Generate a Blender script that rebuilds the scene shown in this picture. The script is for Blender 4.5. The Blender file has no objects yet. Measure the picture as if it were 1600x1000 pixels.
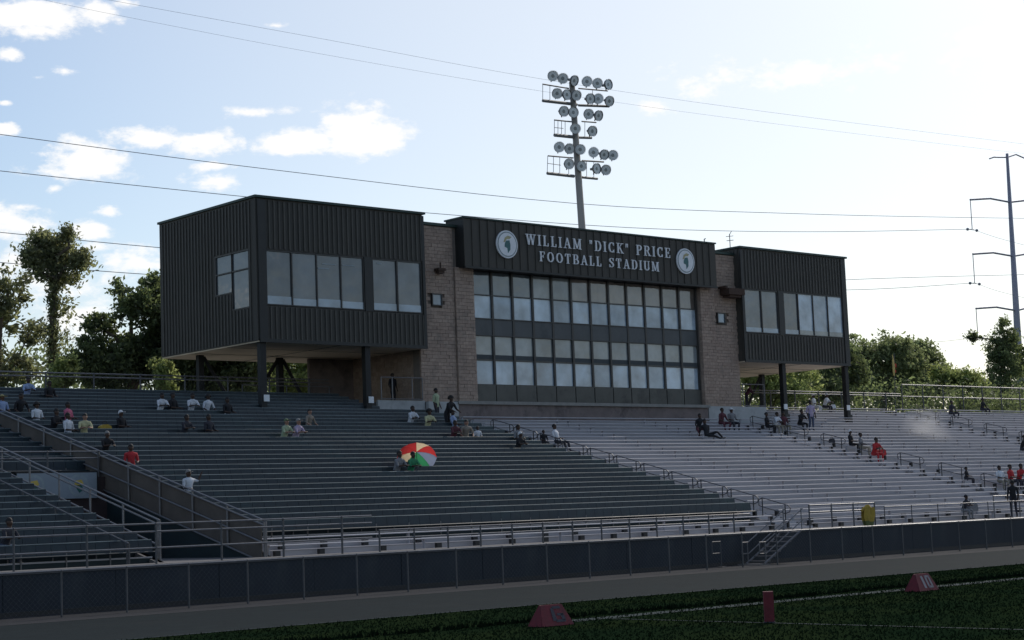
import bpy, math, random
import numpy as np
from mathutils import Vector, Matrix

# ------------------------------------------------------------------ camera, sky, sun, exposure
SC = bpy.context.scene
COL = SC.collection
EYE = 2.4                                   # metres of the eye above the playing field
F, PITCH, ROLL, YAW = 2769.98, 0.1088, -0.0387, 0.7242
_cy, _sy = math.cos(YAW), math.sin(YAW)
FWD = np.array([_sy*math.cos(PITCH), _cy*math.cos(PITCH), math.sin(PITCH)])
_r = np.array([_cy, -_sy, 0.0]); _u = np.cross(_r, FWD)
RGT = math.cos(ROLL)*_r + math.sin(ROLL)*_u
UPV = -math.sin(ROLL)*_r + math.cos(ROLL)*_u
cam = bpy.data.cameras.new('camera'); cam.sensor_width = 36; cam.lens = 36*F/1600
cam.clip_start = .5; cam.clip_end = 6000
camo = bpy.data.objects.new('camera', cam); COL.objects.link(camo)
M3 = Matrix((RGT, UPV, -FWD)).transposed()
camo.matrix_world = Matrix.Translation((0, 0, EYE)) @ M3.to_4x4()
SC.camera = camo

SUN_AZ, SUN_EL = math.radians(69), math.radians(34)
SKY_STRENGTH = 0.13
SC.view_settings.view_transform = 'Standard'; SC.view_settings.look = 'None'
SC.view_settings.gamma = 1; SC.view_settings.use_curve_mapping = False
SC.view_settings.exposure = -0.08
sun = bpy.data.lights.new('sun', 'SUN'); sun.energy = 2.1; sun.angle = math.radians(.55); sun.color = (1, .93, .84)
suno = bpy.data.objects.new('sun', sun); COL.objects.link(suno)
sdir = Vector((math.sin(SUN_AZ)*math.cos(SUN_EL), math.cos(SUN_AZ)*math.cos(SUN_EL), math.sin(SUN_EL)))
suno.rotation_euler = sdir.to_track_quat('Z', 'Y').to_euler()


def ray(px, py): return FWD + RGT*(px-800)/F - UPV*(py-500)/F
def at(px, py, Y): q = ray(px, py); return q*Y/q[1]          # point at depth Y (heights measured from the eye)
def onX(px, py, X): q = ray(px, py); return q*X/q[0]
SLOPE = 6.7/26
def on_stand(px, py, h=0.0):                                  # point on the slope of the bench tops
    q = ray(px, py); n = np.array([0, -6.7, 26.0]); return q*((np.array([0, 49, -1.1+h])@n)/(q@n))


def make_world():
    w = bpy.data.worlds.new('World'); SC.world = w; w.use_nodes = True
    nt = w.node_tree; nt.nodes.clear(); N = nt.nodes.new; L = nt.links.new
    def math_(op, a, b=None, c=None):
        n = N('ShaderNodeMath'); n.operation = op
        for i, v in enumerate((a, b, c)):
            if v is None: continue
            if isinstance(v, (int, float)): n.inputs[i].default_value = v
            else: L(v, n.inputs[i])
        return n.outputs[0]
    sky = N('ShaderNodeTexSky'); sky.sky_type = 'NISHITA'; sky.sun_disc = False
    sky.sun_elevation = SUN_EL; sky.sun_rotation = SUN_AZ
    sky.air_density = 1.0; sky.dust_density = 1.0; sky.ozone_density = 1.6
    tc = N('ShaderNodeTexCoord'); sep = N('ShaderNodeSeparateXYZ'); L(tc.outputs['Generated'], sep.inputs[0])
    x, y, z = sep.outputs
    az = math_('ARCTAN2', x, y); el = math_('ARCSINE', z)
    mp = N('ShaderNodeMapping'); mp.inputs['Scale'].default_value = (1, 1, 1.9); L(tc.outputs['Generated'], mp.inputs[0])
    n1 = N('ShaderNodeTexNoise'); n1.inputs['Scale'].default_value = 26; n1.inputs['Detail'].default_value = 7; n1.inputs['Roughness'].default_value = .58
    L(mp.outputs[0], n1.inputs['Vector'])
    nz = math_('MULTIPLY_ADD', n1.outputs['Fac'], 2.0, -1.0)
    n2 = N('ShaderNodeTexNoise'); n2.inputs['Scale'].default_value = 5.5; n2.inputs['Detail'].default_value = 8; n2.inputs['Roughness'].default_value = .55
    mp2 = N('ShaderNodeMapping'); mp2.inputs['Scale'].default_value = (1, 1, 3.2); mp2.inputs['Location'].default_value = (3.1, 1.7, .4)
    L(tc.outputs['Generated'], mp2.inputs[0]); L(mp2.outputs[0], n2.inputs['Vector'])
    # clouds that stand at known directions of the sky
    clouds = [(555, 200, 62, 44, 1.1), (590, 214, 52, 28, 1.1), (465, 220, 62, 24, 1.1), (312, 222, 58, 22, 1.05), (245, 216, 66, 17, .85), (130, 258, 62, 32, .9),
              (85, 268, 55, 16, .6), (60, 25, 95, 28, 1), (150, 20, 40, 22, .9), (55, 47, 42, 14, .9), (14, 85, 16, 9, .6), (8, 160, 14, 7, .9),
              (8, 200, 18, 10, .9), (195, 3, 26, 12, .9), (340, 285, 42, 12, .5), (168, 332, 28, 9, .8), (82, 296, 18, 10, .8), (18, 350, 60, 34, .8),
              (140, 362, 45, 20, .8), (205, 412, 80, 34, .75), (60, 420, 90, 40, .7), (430, 40, 20, 5, .5), (60, 375, 40, 30, .5),
              (1100, 138, 38, 20, .6), (1240, 118, 120, 26, .5), (1020, 168, 32, 11, .5), (1380, 100, 90, 22, .4), (1510, 82, 90, 30, .4), (385, 175, 60, 6, .3), (95, 440, 60, 30, .6), (150, 385, 50, 14, .7), (230, 395, 60, 22, .6), (60, 120, 14, 6, .5), (100, 110, 24, 8, .45), (35, 325, 30, 10, .6), (115, 500, 60, 30, .6), (330, 260, 20, 6, .4)]
    best = None
    for (cx, cy, rx, ry, k) in clouds:
        d = ray(cx, cy); d = d/np.linalg.norm(d)
        a0, e0 = math.atan2(d[0], d[1]), math.asin(d[2])
        da = math_('MULTIPLY', math_('SUBTRACT', az, a0), F/rx*math.cos(e0)); de = math_('MULTIPLY', math_('SUBTRACT', el, e0+.0000), F/ry)
        # the frame is rolled a little: clouds lie level in the real sky
        rr = math_('SQRT', math_('ADD', math_('MULTIPLY', da, da), math_('MULTIPLY', de, de)))
        v = math_('MULTIPLY', math_('SUBTRACT', 1.12, rr), k)
        best = v if best is None else math_('MAXIMUM', best, v)
    n3 = N('ShaderNodeTexNoise'); n3.inputs['Scale'].default_value = 75; n3.inputs['Detail'].default_value = 6; n3.inputs['Roughness'].default_value = .65; L(mp.outputs[0], n3.inputs['Vector'])
    nf = math_('MULTIPLY_ADD', n3.outputs['Fac'], 2.0, -1.0)
    c1 = math_('MULTIPLY_ADD', nf, .75, math_('MULTIPLY_ADD', nz, 1.15, best))
    ramp = N('ShaderNodeMapRange'); ramp.interpolation_type = 'SMOOTHSTEP'
    ramp.inputs['From Min'].default_value = -.02; ramp.inputs['From Max'].default_value = .62; L(c1, ramp.inputs['Value'])
    gen = N('ShaderNodeMapRange'); gen.interpolation_type = 'SMOOTHSTEP'; gen.inputs['From Min'].default_value = .54; gen.inputs['From Max'].default_value = .74
    L(n2.outputs['Fac'], gen.inputs['Value'])
    # the general cover lies away from the blue patch the photograph shows
    cosw = math_('COSINE', math_('SUBTRACT', az, YAW-.05))
    off = N('ShaderNodeMapRange'); off.inputs['From Min'].default_value = .93; off.inputs['From Max'].default_value = .80
    off.inputs['To Min'].default_value = 0; off.inputs['To Max'].default_value = .9; L(cosw, off.inputs['Value'])
    g2 = math_('MULTIPLY', gen.outputs[0], off.outputs[0])
    mask = math_('MULTIPLY', math_('MAXIMUM', ramp.outputs[0], g2), .93)
    # thin milky veil that thickens towards the sun
    sd = N('ShaderNodeVectorMath'); sd.operation = 'DOT_PRODUCT'; L(tc.outputs['Generated'], sd.inputs[0]); sd.inputs[1].default_value = sdir
    veil = N('ShaderNodeMapRange'); veil.interpolation_type = 'SMOOTHSTEP'; veil.inputs['From Min'].default_value = .66; veil.inputs['From Max'].default_value = .90
    veil.inputs['To Min'].default_value = .0; veil.inputs['To Max'].default_value = .5; L(sd.outputs['Value'], veil.inputs['Value'])
    hz = N('ShaderNodeMapRange'); hz.interpolation_type = 'SMOOTHSTEP'; hz.inputs['From Min'].default_value = .22; hz.inputs['From Max'].default_value = .0
    hz.inputs['To Min'].default_value = .0; hz.inputs['To Max'].default_value = .45; L(z, hz.inputs['Value'])
    vv = math_('MAXIMUM', veil.outputs[0], hz.outputs[0])
    m1 = N('ShaderNodeMixRGB'); L(vv, m1.inputs[0]); L(sky.outputs[0], m1.inputs[1]); m1.inputs[2].default_value = (6.6, 6.9, 7.1, 1)
    m2 = N('ShaderNodeMixRGB'); L(mask, m2.inputs[0]); L(m1.outputs[0], m2.inputs[1]); m2.inputs[2].default_value = (8.6, 8.5, 8.4, 1)
    bg = N('ShaderNodeBackground'); bg.inputs['Strength'].default_value = SKY_STRENGTH; L(m2.outputs[0], bg.inputs[0])
    out = N('ShaderNodeOutputWorld'); L(bg.outputs[0], out.inputs[0])
    w.cycles.sampling_method = 'MANUAL'; w.cycles.sample_map_resolution = 512
make_world()
SC.cycles.max_bounces = 6; SC.cycles.transparent_max_bounces = 8; SC.cycles.use_denoising = True

rnd = random.Random(7)
rng = np.random.default_rng(11)

# ------------------------------------------------------------------ helpers
class MB:
    def __init__(s): s.v = []; s.f = []; s.m = []
    def quad(s, a, b, c, d, m=0): i = len(s.v); s.v += [a, b, c, d]; s.f.append((i, i+1, i+2, i+3)); s.m.append(m); return s
    def box(s, x0, x1, y0, y1, z0, z1, m=0):
        i = len(s.v); s.v += [(x, y, z) for z in (z0, z1) for y in (y0, y1) for x in (x0, x1)]
        for f in ((0, 2, 3, 1), (4, 5, 7, 6), (0, 1, 5, 4), (2, 6, 7, 3), (0, 4, 6, 2), (1, 3, 7, 5)):
            s.f.append(tuple(i+k for k in f)); s.m.append(m)
        return s
    def profile_x(s, prof, x0, x1, m=0):         # closed (y, z) outline, counter-clockwise seen from +x, extruded along x
        i = len(s.v); n = len(prof)
        s.v += [(x0, p[0], p[1]) for p in prof] + [(x1, p[0], p[1]) for p in prof]
        for k in range(n): s.f.append((i+k, i+n+k, i+n+(k+1) % n, i+(k+1) % n)); s.m.append(m)
        s.f.append(tuple(i+k for k in range(n))); s.m.append(m)
        s.f.append(tuple(i+n+k for k in reversed(range(n)))); s.m.append(m); return s
    def prism_y(s, poly, y0, y1, m=0):           # (x, z) outline extruded along y
        i = len(s.v); n = len(poly)
        s.v += [(p[0], y0, p[1]) for p in poly] + [(p[0], y1, p[1]) for p in poly]
        for k in range(n): s.f.append((i+k, i+(k+1) % n, i+n+(k+1) % n, i+n+k)); s.m.append(m)
        s.f.append(tuple(i+k for k in reversed(range(n)))); s.m.append(m)
        s.f.append(tuple(i+n+k for k in range(n))); s.m.append(m); return s
    def tube(s, p0, p1, r0, r1=None, n=6, m=0, cap=True):
        r1 = r0 if r1 is None else r1
        p0 = Vector(p0); p1 = Vector(p1); d = (p1-p0)
        if d.length < 1e-6: return s
        d.normalize(); a = d.orthogonal().normalized(); b = d.cross(a); i = len(s.v)
        for p, r in ((p0, r0), (p1, r1)):
            for k in range(n):
                t = 2*math.pi*k/n; s.v.append(tuple(p + a*(math.cos(t)*r) + b*(math.sin(t)*r)))
        for k in range(n): s.f.append((i+k, i+(k+1) % n, i+n+(k+1) % n, i+n+k)); s.m.append(m)
        if cap: s.f.append(tuple(i+k for k in reversed(range(n)))); s.m.append(m); s.f.append(tuple(i+n+k for k in range(n))); s.m.append(m)
        return s
    def path(s, pts, r, n=6, m=0):
        for a, b in zip(pts[:-1], pts[1:]): s.tube(a, b, r, r, n, m)
        return s
    def ball(s, c, r, m=0, n=8, k=5, sc=(1, 1, 1)):
        i = len(s.v)
        for a in range(k+1):
            th = math.pi*a/k
            for b in range(n):
                ph = 2*math.pi*b/n
                s.v.append((c[0]+r*sc[0]*math.sin(th)*math.cos(ph), c[1]+r*sc[1]*math.sin(th)*math.sin(ph), c[2]+r*sc[2]*math.cos(th)))
        for a in range(k):
            for b in range(n):
                s.f.append((i+a*n+b, i+(a+1)*n+b, i+(a+1)*n+(b+1) % n, i+a*n+(b+1) % n)); s.m.append(m)
        return s
    def mesh(s, name, mats, smooth=False):
        me = bpy.data.meshes.new(name); me.from_pydata([tuple(map(float, v)) for v in s.v], [], s.f)
        for m in (mats if isinstance(mats, (list, tuple)) else [mats]): me.materials.append(m)
        if any(s.m): me.polygons.foreach_set('material_index', s.m)
        if smooth: me.polygons.foreach_set('use_smooth', [True]*len(s.f))
        me.validate(); me.update(); return me
    def build(s, name, mats, parent=None, loc=(0, 0, 0), smooth=False):
        return put(name, s.mesh(name, mats, smooth), parent, loc)


def put(name, me, parent=None, loc=(0, 0, 0), rot=None):
    o = bpy.data.objects.new(name, me); COL.objects.link(o)
    if parent is not None: o.parent = parent
    o.location = tuple(map(float, loc))
    if rot: o.rotation_euler = rot
    return o
def tag(o, label=None, cat=None, group=None, kind=None):
    if label: o['label'] = label
    if cat: o['category'] = cat
    if group: o['group'] = group
    if kind: o['kind'] = kind
    return o
def thing(name, label, cat, loc=(0, 0, 0), group=None):
    return tag(put(name, None, None, loc), label, cat, group)
def copy_tree(o, parent=None):
    c = o.copy(); COL.objects.link(c); c.parent = parent
    for ch in [k for k in ALLCH(o)]: copy_tree(ch, c)
    return c
def ALLCH(o): return list(o.children)

# ------------------------------------------------------------------ materials
MATS = {}
def mat(name, col, rough=.6, metal=0.0, var=.15, vscale=3.0, bump=.0, bscale=20., spec=.5, dirt=None, dscale=1.0, stretch=None, coord='Object', sheen=0):
    if name in MATS: return MATS[name]
    m = bpy.data.materials.new(name); m.use_nodes = True; nt = m.node_tree; N = nt.nodes.new; L = nt.links.new
    b = nt.nodes['Principled BSDF']; b.inputs['Roughness'].default_value = rough; b.inputs['Metallic'].default_value = metal
    b.inputs['Specular IOR Level'].default_value = spec
    tc = N('ShaderNodeTexCoord'); mp = N('ShaderNodeMapping'); L(tc.outputs[coord], mp.inputs[0])
    if stretch: mp.inputs['Scale'].default_value = stretch
    n = N('ShaderNodeTexNoise'); n.inputs['Scale'].default_value = vscale; n.inputs['Detail'].default_value = 6; n.inputs['Roughness'].default_value = .65; L(mp.outputs[0], n.inputs['Vector'])
    mr = N('ShaderNodeMapRange'); mr.inputs['From Min'].default_value = .3; mr.inputs['From Max'].default_value = .7
    mr.inputs['To Min'].default_value = 1-var; mr.inputs['To Max'].default_value = 1+var; L(n.outputs['Fac'], mr.inputs['Value'])
    mx = N('ShaderNodeVectorMath'); mx.operation = 'SCALE'; mx.inputs[0].default_value = col[:3]; L(mr.outputs[0], mx.inputs['Scale'])
    cur = mx.outputs[0]
    if dirt:
        n2 = N('ShaderNodeTexNoise'); n2.inputs['Scale'].default_value = dscale; n2.inputs['Detail'].default_value = 8; n2.inputs['Roughness'].default_value = .7; L(mp.outputs[0], n2.inputs['Vector'])
        r2 = N('ShaderNodeMapRange'); r2.inputs['From Min'].default_value = .52; r2.inputs['From Max'].default_value = .72; L(n2.outputs['Fac'], r2.inputs['Value'])
        mm = N('ShaderNodeMixRGB'); L(r2.outputs[0], mm.inputs[0]); L(cur, mm.inputs[1]); mm.inputs[2].default_value = (*dirt, 1); cur = mm.outputs[0]
    L(cur, b.inputs['Base Color'])
    rr = N('ShaderNodeMapRange'); rr.inputs['To Min'].default_value = max(0, rough-.1); rr.inputs['To Max'].default_value = min(1, rough+.12); L(n.outputs['Fac'], rr.inputs['Value']); L(rr.outputs[0], b.inputs['Roughness'])
    if bump:
        nb = N('ShaderNodeTexNoise'); nb.inputs['Scale'].default_value = bscale; nb.inputs['Detail'].default_value = 4; L(mp.outputs[0], nb.inputs['Vector'])
        bp = N('ShaderNodeBump'); bp.inputs['Strength'].default_value = bump; bp.inputs['Distance'].default_value = .02; L(nb.outputs['Fac'], bp.inputs['Height']); L(bp.outputs[0], b.inputs['Normal'])
    MATS[name] = m; return m

M_SIDING = mat('dark_bronze_siding', (.060, .055, .046), .65, .05, .22, 1.2, .1, 3, dirt=(.062, .060, .053), dscale=.6, stretch=(1, 1, .25))
M_RIB = mat('dark_rib', (.078, .073, .062), .55, .05, .2, 2)
M_TRIM = mat('dark_trim', (.030, .031, .030), .5, .2, .2, 2)
M_CAP = mat('green_roof_trim', (.035, .060, .052), .5, .3, .2, 2)
M_SOFFIT = mat('tan_soffit', (.74, .63, .48), .85, 0, .12, .8, .1, 6, dirt=(.55, .47, .36), dscale=.4)
M_BLOCK = [mat('block_%s' % n, c, .92, 0, .2, 6, .5, 30, dirt=(.22, .18, .15), dscale=1.2) for n, c in (('brown', (.36, .27, .215)), ('tan', (.39, .295, .235)), ('dark', (.33, .245, .195)))]
M_MORTAR = mat('mortar', (.20, .165, .14), .95)
M_CONC = mat('concrete', (.17, .16, .155), .9, 0, .2, 1.5, .3, 25, dirt=(.09, .085, .08), dscale=.8)
M_BASE = mat('building_base_concrete', (.20, .16, .15), .9, 0, .2, 1.5, .3, 25, dirt=(.07, .06, .06), dscale=.8)
M_SILL = mat('sill_concrete', (.26, .25, .23), .9, 0, .15, 3)
M_SPANDREL = mat('blue_grey_spandrel', (.085, .092, .095), .55, .1, .2, 1.0, dirt=(.045, .055, .06), dscale=.8)
M_LOWPANEL = mat('olive_panel', (.10, .098, .085), .6, .1, .2, 1.0, dirt=(.05, .05, .045), dscale=.8)
M_MULL = mat('bronze_mullion', (.065, .062, .058), .45, .3, .2, 3)
M_STEEL = mat('dark_steel', (.018, .019, .020), .55, .3, .3, 3)
M_WHITEWALL = mat('pale_block_wall', (.42, .43, .43), .85, 0, .1, 2, .2, 20, dirt=(.30, .30, .30), dscale=1.5)
M_GALV = mat('galvanised_rail', (.19, .185, .19), .45, .55, .2, 6)
M_RAILD = mat('dull_rail', (.09, .09, .095), .5, .4, .25, 6)
M_ALU = mat('aluminium_plank', (.47, .455, .475), .65, .0, .14, 1.2, .05, 40, dirt=(.42, .415, .415), dscale=.5, stretch=(.25, 1, 1), spec=.3)
M_ALUR = mat('aluminium_riser', (.40, .39, .41), .7, .0, .15, 1.0, dirt=(.34, .33, .33), dscale=.6, stretch=(.25, 1, 1))
M_TEAL = mat('teal_seat_plastic', (.012, .023, .032), .5, 0, .3, 1.5, dirt=(.02, .045, .05), dscale=.7)
M_TEALR = mat('teal_riser', (.012, .026, .03), .7, 0, .3, 1.5)
M_WALLP = mat('navy_wall_panel', (.015, .021, .029), .75, 0, .25, .8, .15, 12, dirt=(.030, .036, .042), dscale=.7, stretch=(1, 1, .4))
M_DECK = mat('deck_concrete', (.15, .14, .135), .9, 0, .2, 2, .2, 20)
M_BROWNP = mat('brown_side_panel', (.105, .088, .074), .85, 0, .2, 1.2, .1, 12, dirt=(.075, .065, .056), dscale=.8)
M_MAROON = mat('maroon_wall', (.045, .03, .03), .85, 0, .2, 2)
M_WHITE = mat('white_paint', (.75, .76, .78), .6, 0, .06, 3)
M_SIGNW = mat('sign_white', (.78, .80, .82), .5, 0, .08, 5)
M_BANNER = mat('banner_cloth', (.26, .30, .34), .7, 0, .1, 1.5)
M_GREEN = mat('emblem_green', (.02, .12, .10), .5)
M_GOLD = mat('emblem_gold', (.55, .40, .08), .5)
M_GREY = mat('emblem_grey', (.28, .33, .35), .5)
M_POLE = mat('weathered_light_pole', (.36, .33, .29), .85, 0, .2, 2, .3, 10, dirt=(.26, .23, .2), dscale=1, stretch=(1, 1, .1))
M_LAMPM = mat('lamp_metal', (.20, .20, .20), .5, .2, .2, 8)
M_LAMPG = mat('lamp_glass', (.86, .88, .86), .3, .0, .25, 9, spec=.5)
M_RED = mat('marker_red', (.13, .012, .02), .75, 0, .3, 5, .3, 12, dirt=(.07, .012, .018), dscale=3)
M_NAVY = mat('marker_navy', (.02, .02, .035), .6)
M_MARKW = mat('marker_grey', (.22, .2, .22), .6)
M_TRUNK = mat('bark', (.13, .10, .075), .95, 0, .35, 8, .6, 20, stretch=(1, 1, .3))
M_PYLON = mat('steel_pylon', (.36, .35, .40), .6, .3, .1, 2)
M_WIRE = mat('power_wire', (.22, .22, .24), .6)
M_BLACK = mat('black_plastic', (.012, .012, .013), .5)
M_RUST = mat('rusty_fixture', (.055, .03, .02), .8, 0, .3, 8)
M_YELLOW = mat('yellow_cloth', (.40, .27, .04), .8, 0, .15, 8)


def glass_mat(name, base, rough=.06, spec=.5, ior=1.5, coat=0, streak=.0):
    m = bpy.data.materials.new(name); m.use_nodes = True; nt = m.node_tree; N = nt.nodes.new; L = nt.links.new
    b = nt.nodes['Principled BSDF']; b.inputs['IOR'].default_value = ior
    tc = N('ShaderNodeTexCoord'); n = N('ShaderNodeTexNoise'); n.inputs['Scale'].default_value = .7; n.inputs['Detail'].default_value = 5; L(tc.outputs['Object'], n.inputs['Vector'])
    mr = N('ShaderNodeMapRange'); mr.inputs['From Min'].default_value = .3; mr.inputs['From Max'].default_value = .7; mr.inputs['To Min'].default_value = .6; mr.inputs['To Max'].default_value = 1.4; L(n.outputs['Fac'], mr.inputs['Value'])  # patchy base colour paints cloud reflections into the panes
    mx = N('ShaderNodeVectorMath'); mx.operation = 'SCALE'; mx.inputs[0].default_value = base; L(mr.outputs[0], mx.inputs['Scale']); L(mx.outputs[0], b.inputs['Base Color'])
    b.inputs['Roughness'].default_value = rough
    nb = N('ShaderNodeTexNoise'); nb.inputs['Scale'].default_value = .9; nb.inputs['Detail'].default_value = 2; L(tc.outputs['Object'], nb.inputs['Vector'])
    bp = N('ShaderNodeBump'); bp.inputs['Strength'].default_value = .35; bp.inputs['Distance'].default_value = .05; L(nb.outputs['Fac'], bp.inputs['Height']); L(bp.outputs[0], b.inputs['Normal'])
    return m
G_BOX = glass_mat('tinted_box_glass', (.075, .087, .098), .05, ior=1.9)
G_BLIND = glass_mat('box_glass_blind', (.10, .115, .128), .08, ior=1.9)
G_UP = glass_mat('brown_reflection_glass', (.19, .165, .145), .06, ior=2.0)  # brown of the reflected clouds is put into the base colour
G_UPB = glass_mat('bluish_reflective_glass', (.10, .12, .135), .05, ior=2.0)
G_LOW = glass_mat('pale_blind_glass', (.42, .52, .60), .12, ior=1.9)
G_LOW2 = glass_mat('pale_blind_glass_dim', (.29, .37, .44), .1, ior=1.9)
G_MID = glass_mat('half_blind_glass', (.22, .245, .25), .1, ior=1.9)
M_BLINDLINE = mat('blind_foot', (.05, .06, .065), .7)

# ------------------------------------------------------------------ ground
GZ = -2.4
def grass_mat():
    m = bpy.data.materials.new('turf'); m.use_nodes = True; nt = m.node_tree; N = nt.nodes.new; L = nt.links.new; b = nt.nodes['Principled BSDF']
    b.inputs['Roughness'].default_value = .95; b.inputs['Specular IOR Level'].default_value = 0
    tc = N('ShaderNodeTexCoord')
    a = N('ShaderNodeTexNoise'); a.inputs['Scale'].default_value = .35; a.inputs['Detail'].default_value = 8; L(tc.outputs['Object'], a.inputs['Vector'])
    c = N('ShaderNodeTexNoise'); c.inputs['Scale'].default_value = 14; c.inputs['Detail'].default_value = 6; L(tc.outputs['Object'], c.inputs['Vector'])
    r1 = N('ShaderNodeValToRGB'); r1.color_ramp.elements[0].position = .35; r1.color_ramp.elements[0].color = (.010, .021, .010, 1); r1.color_ramp.elements[1].position = .7; r1.color_ramp.elements[1].color = (.020, .031, .012, 1); L(a.outputs['Fac'], r1.inputs[0])
    mr = N('ShaderNodeMapRange'); mr.inputs['From Min'].default_value = .25; mr.inputs['From Max'].default_value = .75; mr.inputs['To Min'].default_value = .55; mr.inputs['To Max'].default_value = 1.45; L(c.outputs['Fac'], mr.inputs['Value'])
    s = N('ShaderNodeVectorMath'); s.operation = 'SCALE'; L(r1.outputs[0], s.inputs[0]); L(mr.outputs[0], s.inputs['Scale']); L(s.outputs[0], b.inputs['Base Color'])
    bp = N('ShaderNodeBump'); bp.inputs['Strength'].default_value = .4; bp.inputs['Distance'].default_value = .03; L(c.outputs['Fac'], bp.inputs['Height']); L(bp.outputs[0], b.inputs['Normal'])
    return m
M_TURF = grass_mat()
M_TRACK = mat('running_track', (.017, .024, .026), .95, 0, .2, 1.2, .3, 60, dirt=(.023, .028, .029), dscale=.4, spec=.05)
M_APRON = mat('apron_concrete', (.036, .037, .041), .9, 0, .2, 1.5, .3, 30, dirt=(.035, .036, .037), dscale=1, spec=.1)
M_LINE = mat('field_line', (.045, .06, .06), .9, 0, .5, 5, spec=.05)

def sheet(name, x0, x1, y0, y1, z, m, nx=1):
    b = MB(); b.quad((x0, y0, z), (x1, y0, z), (x1, y1, z), (x0, y1, z)); return tag(b.build(name, m), kind='structure')
sheet('ground', -3000, 3000, -3000, 3000, GZ-.012, M_TURF)
sheet('running_track', -80, 260, 35.2, 44.2, GZ-.004, M_TRACK)
sheet('concrete_apron', -80, 260, 44.2, 48.3, GZ, M_APRON)
sheet('rear_bounce_pavement', -60, 230, 81.5, 97, GZ-.004, mat('rear_bounce_pavement', (.42, .40, .37), .9, 0, .15, .6, dirt=(.32, .31, .29), dscale=.3))  # unseen pale pavement, added to bounce sunlight up onto the soffits
sheet('track_edge_line', -80, 260, 35.02, 35.2, GZ, M_LINE)
sheet('sideline', 26, 120, 28.75, 29.35, GZ-.004, M_LINE)
sheet('yard_line', 27.9, 28.02, 10, 28.7, GZ-.004, M_LINE)
sheet('yard_line', 50, 50.12, 0, 28.7, GZ-.004, M_LINE)
# shadow line along the drain beside the sideline, painted as dark tufts
b = MB()
for k in range(2600):
    x = rnd.uniform(14, 75); y = 29.95 + .12*math.sin(x*.7) + rnd.uniform(-.22, .22); h = rnd.uniform(.04, .13); a = rnd.uniform(0, 6.28)
    dx, dy = .05*math.cos(a), .05*math.sin(a)
    i = len(b.v); b.v += [(x-dx, y-dy, GZ-.01), (x+dx, y+dy, GZ-.01), (x+rnd.uniform(-.04, .04), y+rnd.uniform(-.04, .04), GZ+h)]; b.f.append((i, i+1, i+2)); b.m.append(0)
tag(b.build('turf_edge_shade', mat('shade_dark_tufts', (.009, .016, .008), .95, spec=0)), 'ragged tufts coloured dark as the shadow line along the turf edge', 'grass', kind='stuff')
b = MB()
for k in range(60000):
    x = rnd.uniform(17, 62); y = rnd.uniform(17, 35); h = rnd.uniform(.015, .045); a = rnd.uniform(0, 6.28)
    dx, dy = .02*math.cos(a), .02*math.sin(a)
    i = len(b.v); b.v += [(x-dx, y-dy, GZ-.01), (x+dx, y+dy, GZ-.01), (x+rnd.uniform(-.03, .03), y+rnd.uniform(-.03, .03), GZ+h)]; b.f.append((i, i+1, i+2)); b.m.append(0)
tag(b.build('grass', mat('grass_blade', (.014, .025, .011), .95, 0, .4, .6, spec=0)), 'short green grass of the playing field', 'grass', kind='stuff')

# ------------------------------------------------------------------ front wall, deck and fence
FW = thing('stadium_wall', 'long dark navy panelled wall below the bleachers, behind the field fence', 'wall', (0, 48.2, GZ))
pm = MB().box(.008, 3.592, .0, .25, .0, 1.2).mesh('wall_panel', M_WALLP)
for k in range(-4, 30):
    x0 = k*3.6
    if x0 < 12 and k < 2: continue
    put('wall_panel', pm, FW, (x0+1.2, rnd.uniform(-.015, .015), 0))
MB().box(8, 112, .06, .3, .0, 1.17).build('wall_core', M_STEEL, FW)
MB().box(8, 112, -.04, .36, 1.2, 1.29).build('coping', M_RAILD, FW)
MB().box(8, 112, -.03, .0, .0, .14).build('kick_board', M_BLACK, FW)
DK = MB().box(8, 112, 48.5, 50.1, -1.35, -1.11); tag(DK.build('walkway_deck', M_DECK), kind='structure')

def pipe_fence(name, label, X0, X1, step, Y, z0, z1, rails, mesh_step=None, mpost=M_RAILD, mrail=M_GALV, rp=.032, rr=.028, cat='fence', group=None, firstx=None):
    t = thing(name, label, cat, (X0, Y, z0), group)
    pm = MB().tube((0, 0, 0), (0, 0, z1-z0-.02), rp, rp, 8).ball((0, 0, z1-z0), rp*1.25, n=8, k=4).mesh('post', mpost)
    x = (firstx if firstx is not None else X0)
    while x <= X1+.01:
        put('post', pm, t, (x-X0, 0, 0)); x += step
    for zr in rails:
        MB().tube((0, -.0, zr-z0), (X1-X0, 0, zr-z0), rr, rr, 8).build('top_rail' if zr == max(rails) else 'rail', mrail, t)
    if mesh_step:
        b = MB(); L_ = X1-X0; H = z1-z0-.05; s = -H
        while s < L_:
            a0 = max(s, 0); a1 = min(s+H, L_)
            if a1 > a0:
                b.tube((a0, .03, a0-s), (a1, .03, a1-s), .0022, .0022, 3, cap=False); b.tube((a0, .035, H-(a0-s)), (a1, .035, H-(a1-s)), .0022, .0022, 3, cap=False)
            s += mesh_step
        tag(b.build('chain_link_mesh', M_RAILD, t), kind='stuff')
    return t
pipe_fence('chain_link_fence', 'low chain link fence with pale top rail beside the track', 11.2, 110, 2.05, 46.2, GZ, -1.1, [-1.1], mesh_step=.16, firstx=11.3)
pipe_fence('guard_rail', 'tall three pipe guard rail at the foot of the left stand', 14, 36.4, 2.35, 48.75, -1.11, .12, [.12, -.12, -.62], firstx=14, cat='railing', rp=.036)
pipe_fence('guard_rail', 'low two pipe guard rail below the teal seats', 36.6, 55.6, 1.5, 48.6, -1.11, -.38, [-.38, -.66], cat='railing')
pipe_fence('guard_rail', 'short guard rail at the foot of the first stair aisle', 59.4, 63.9, 1.5, 48.6, -1.11, -.13, [-.13, -.42], cat='railing')
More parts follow.
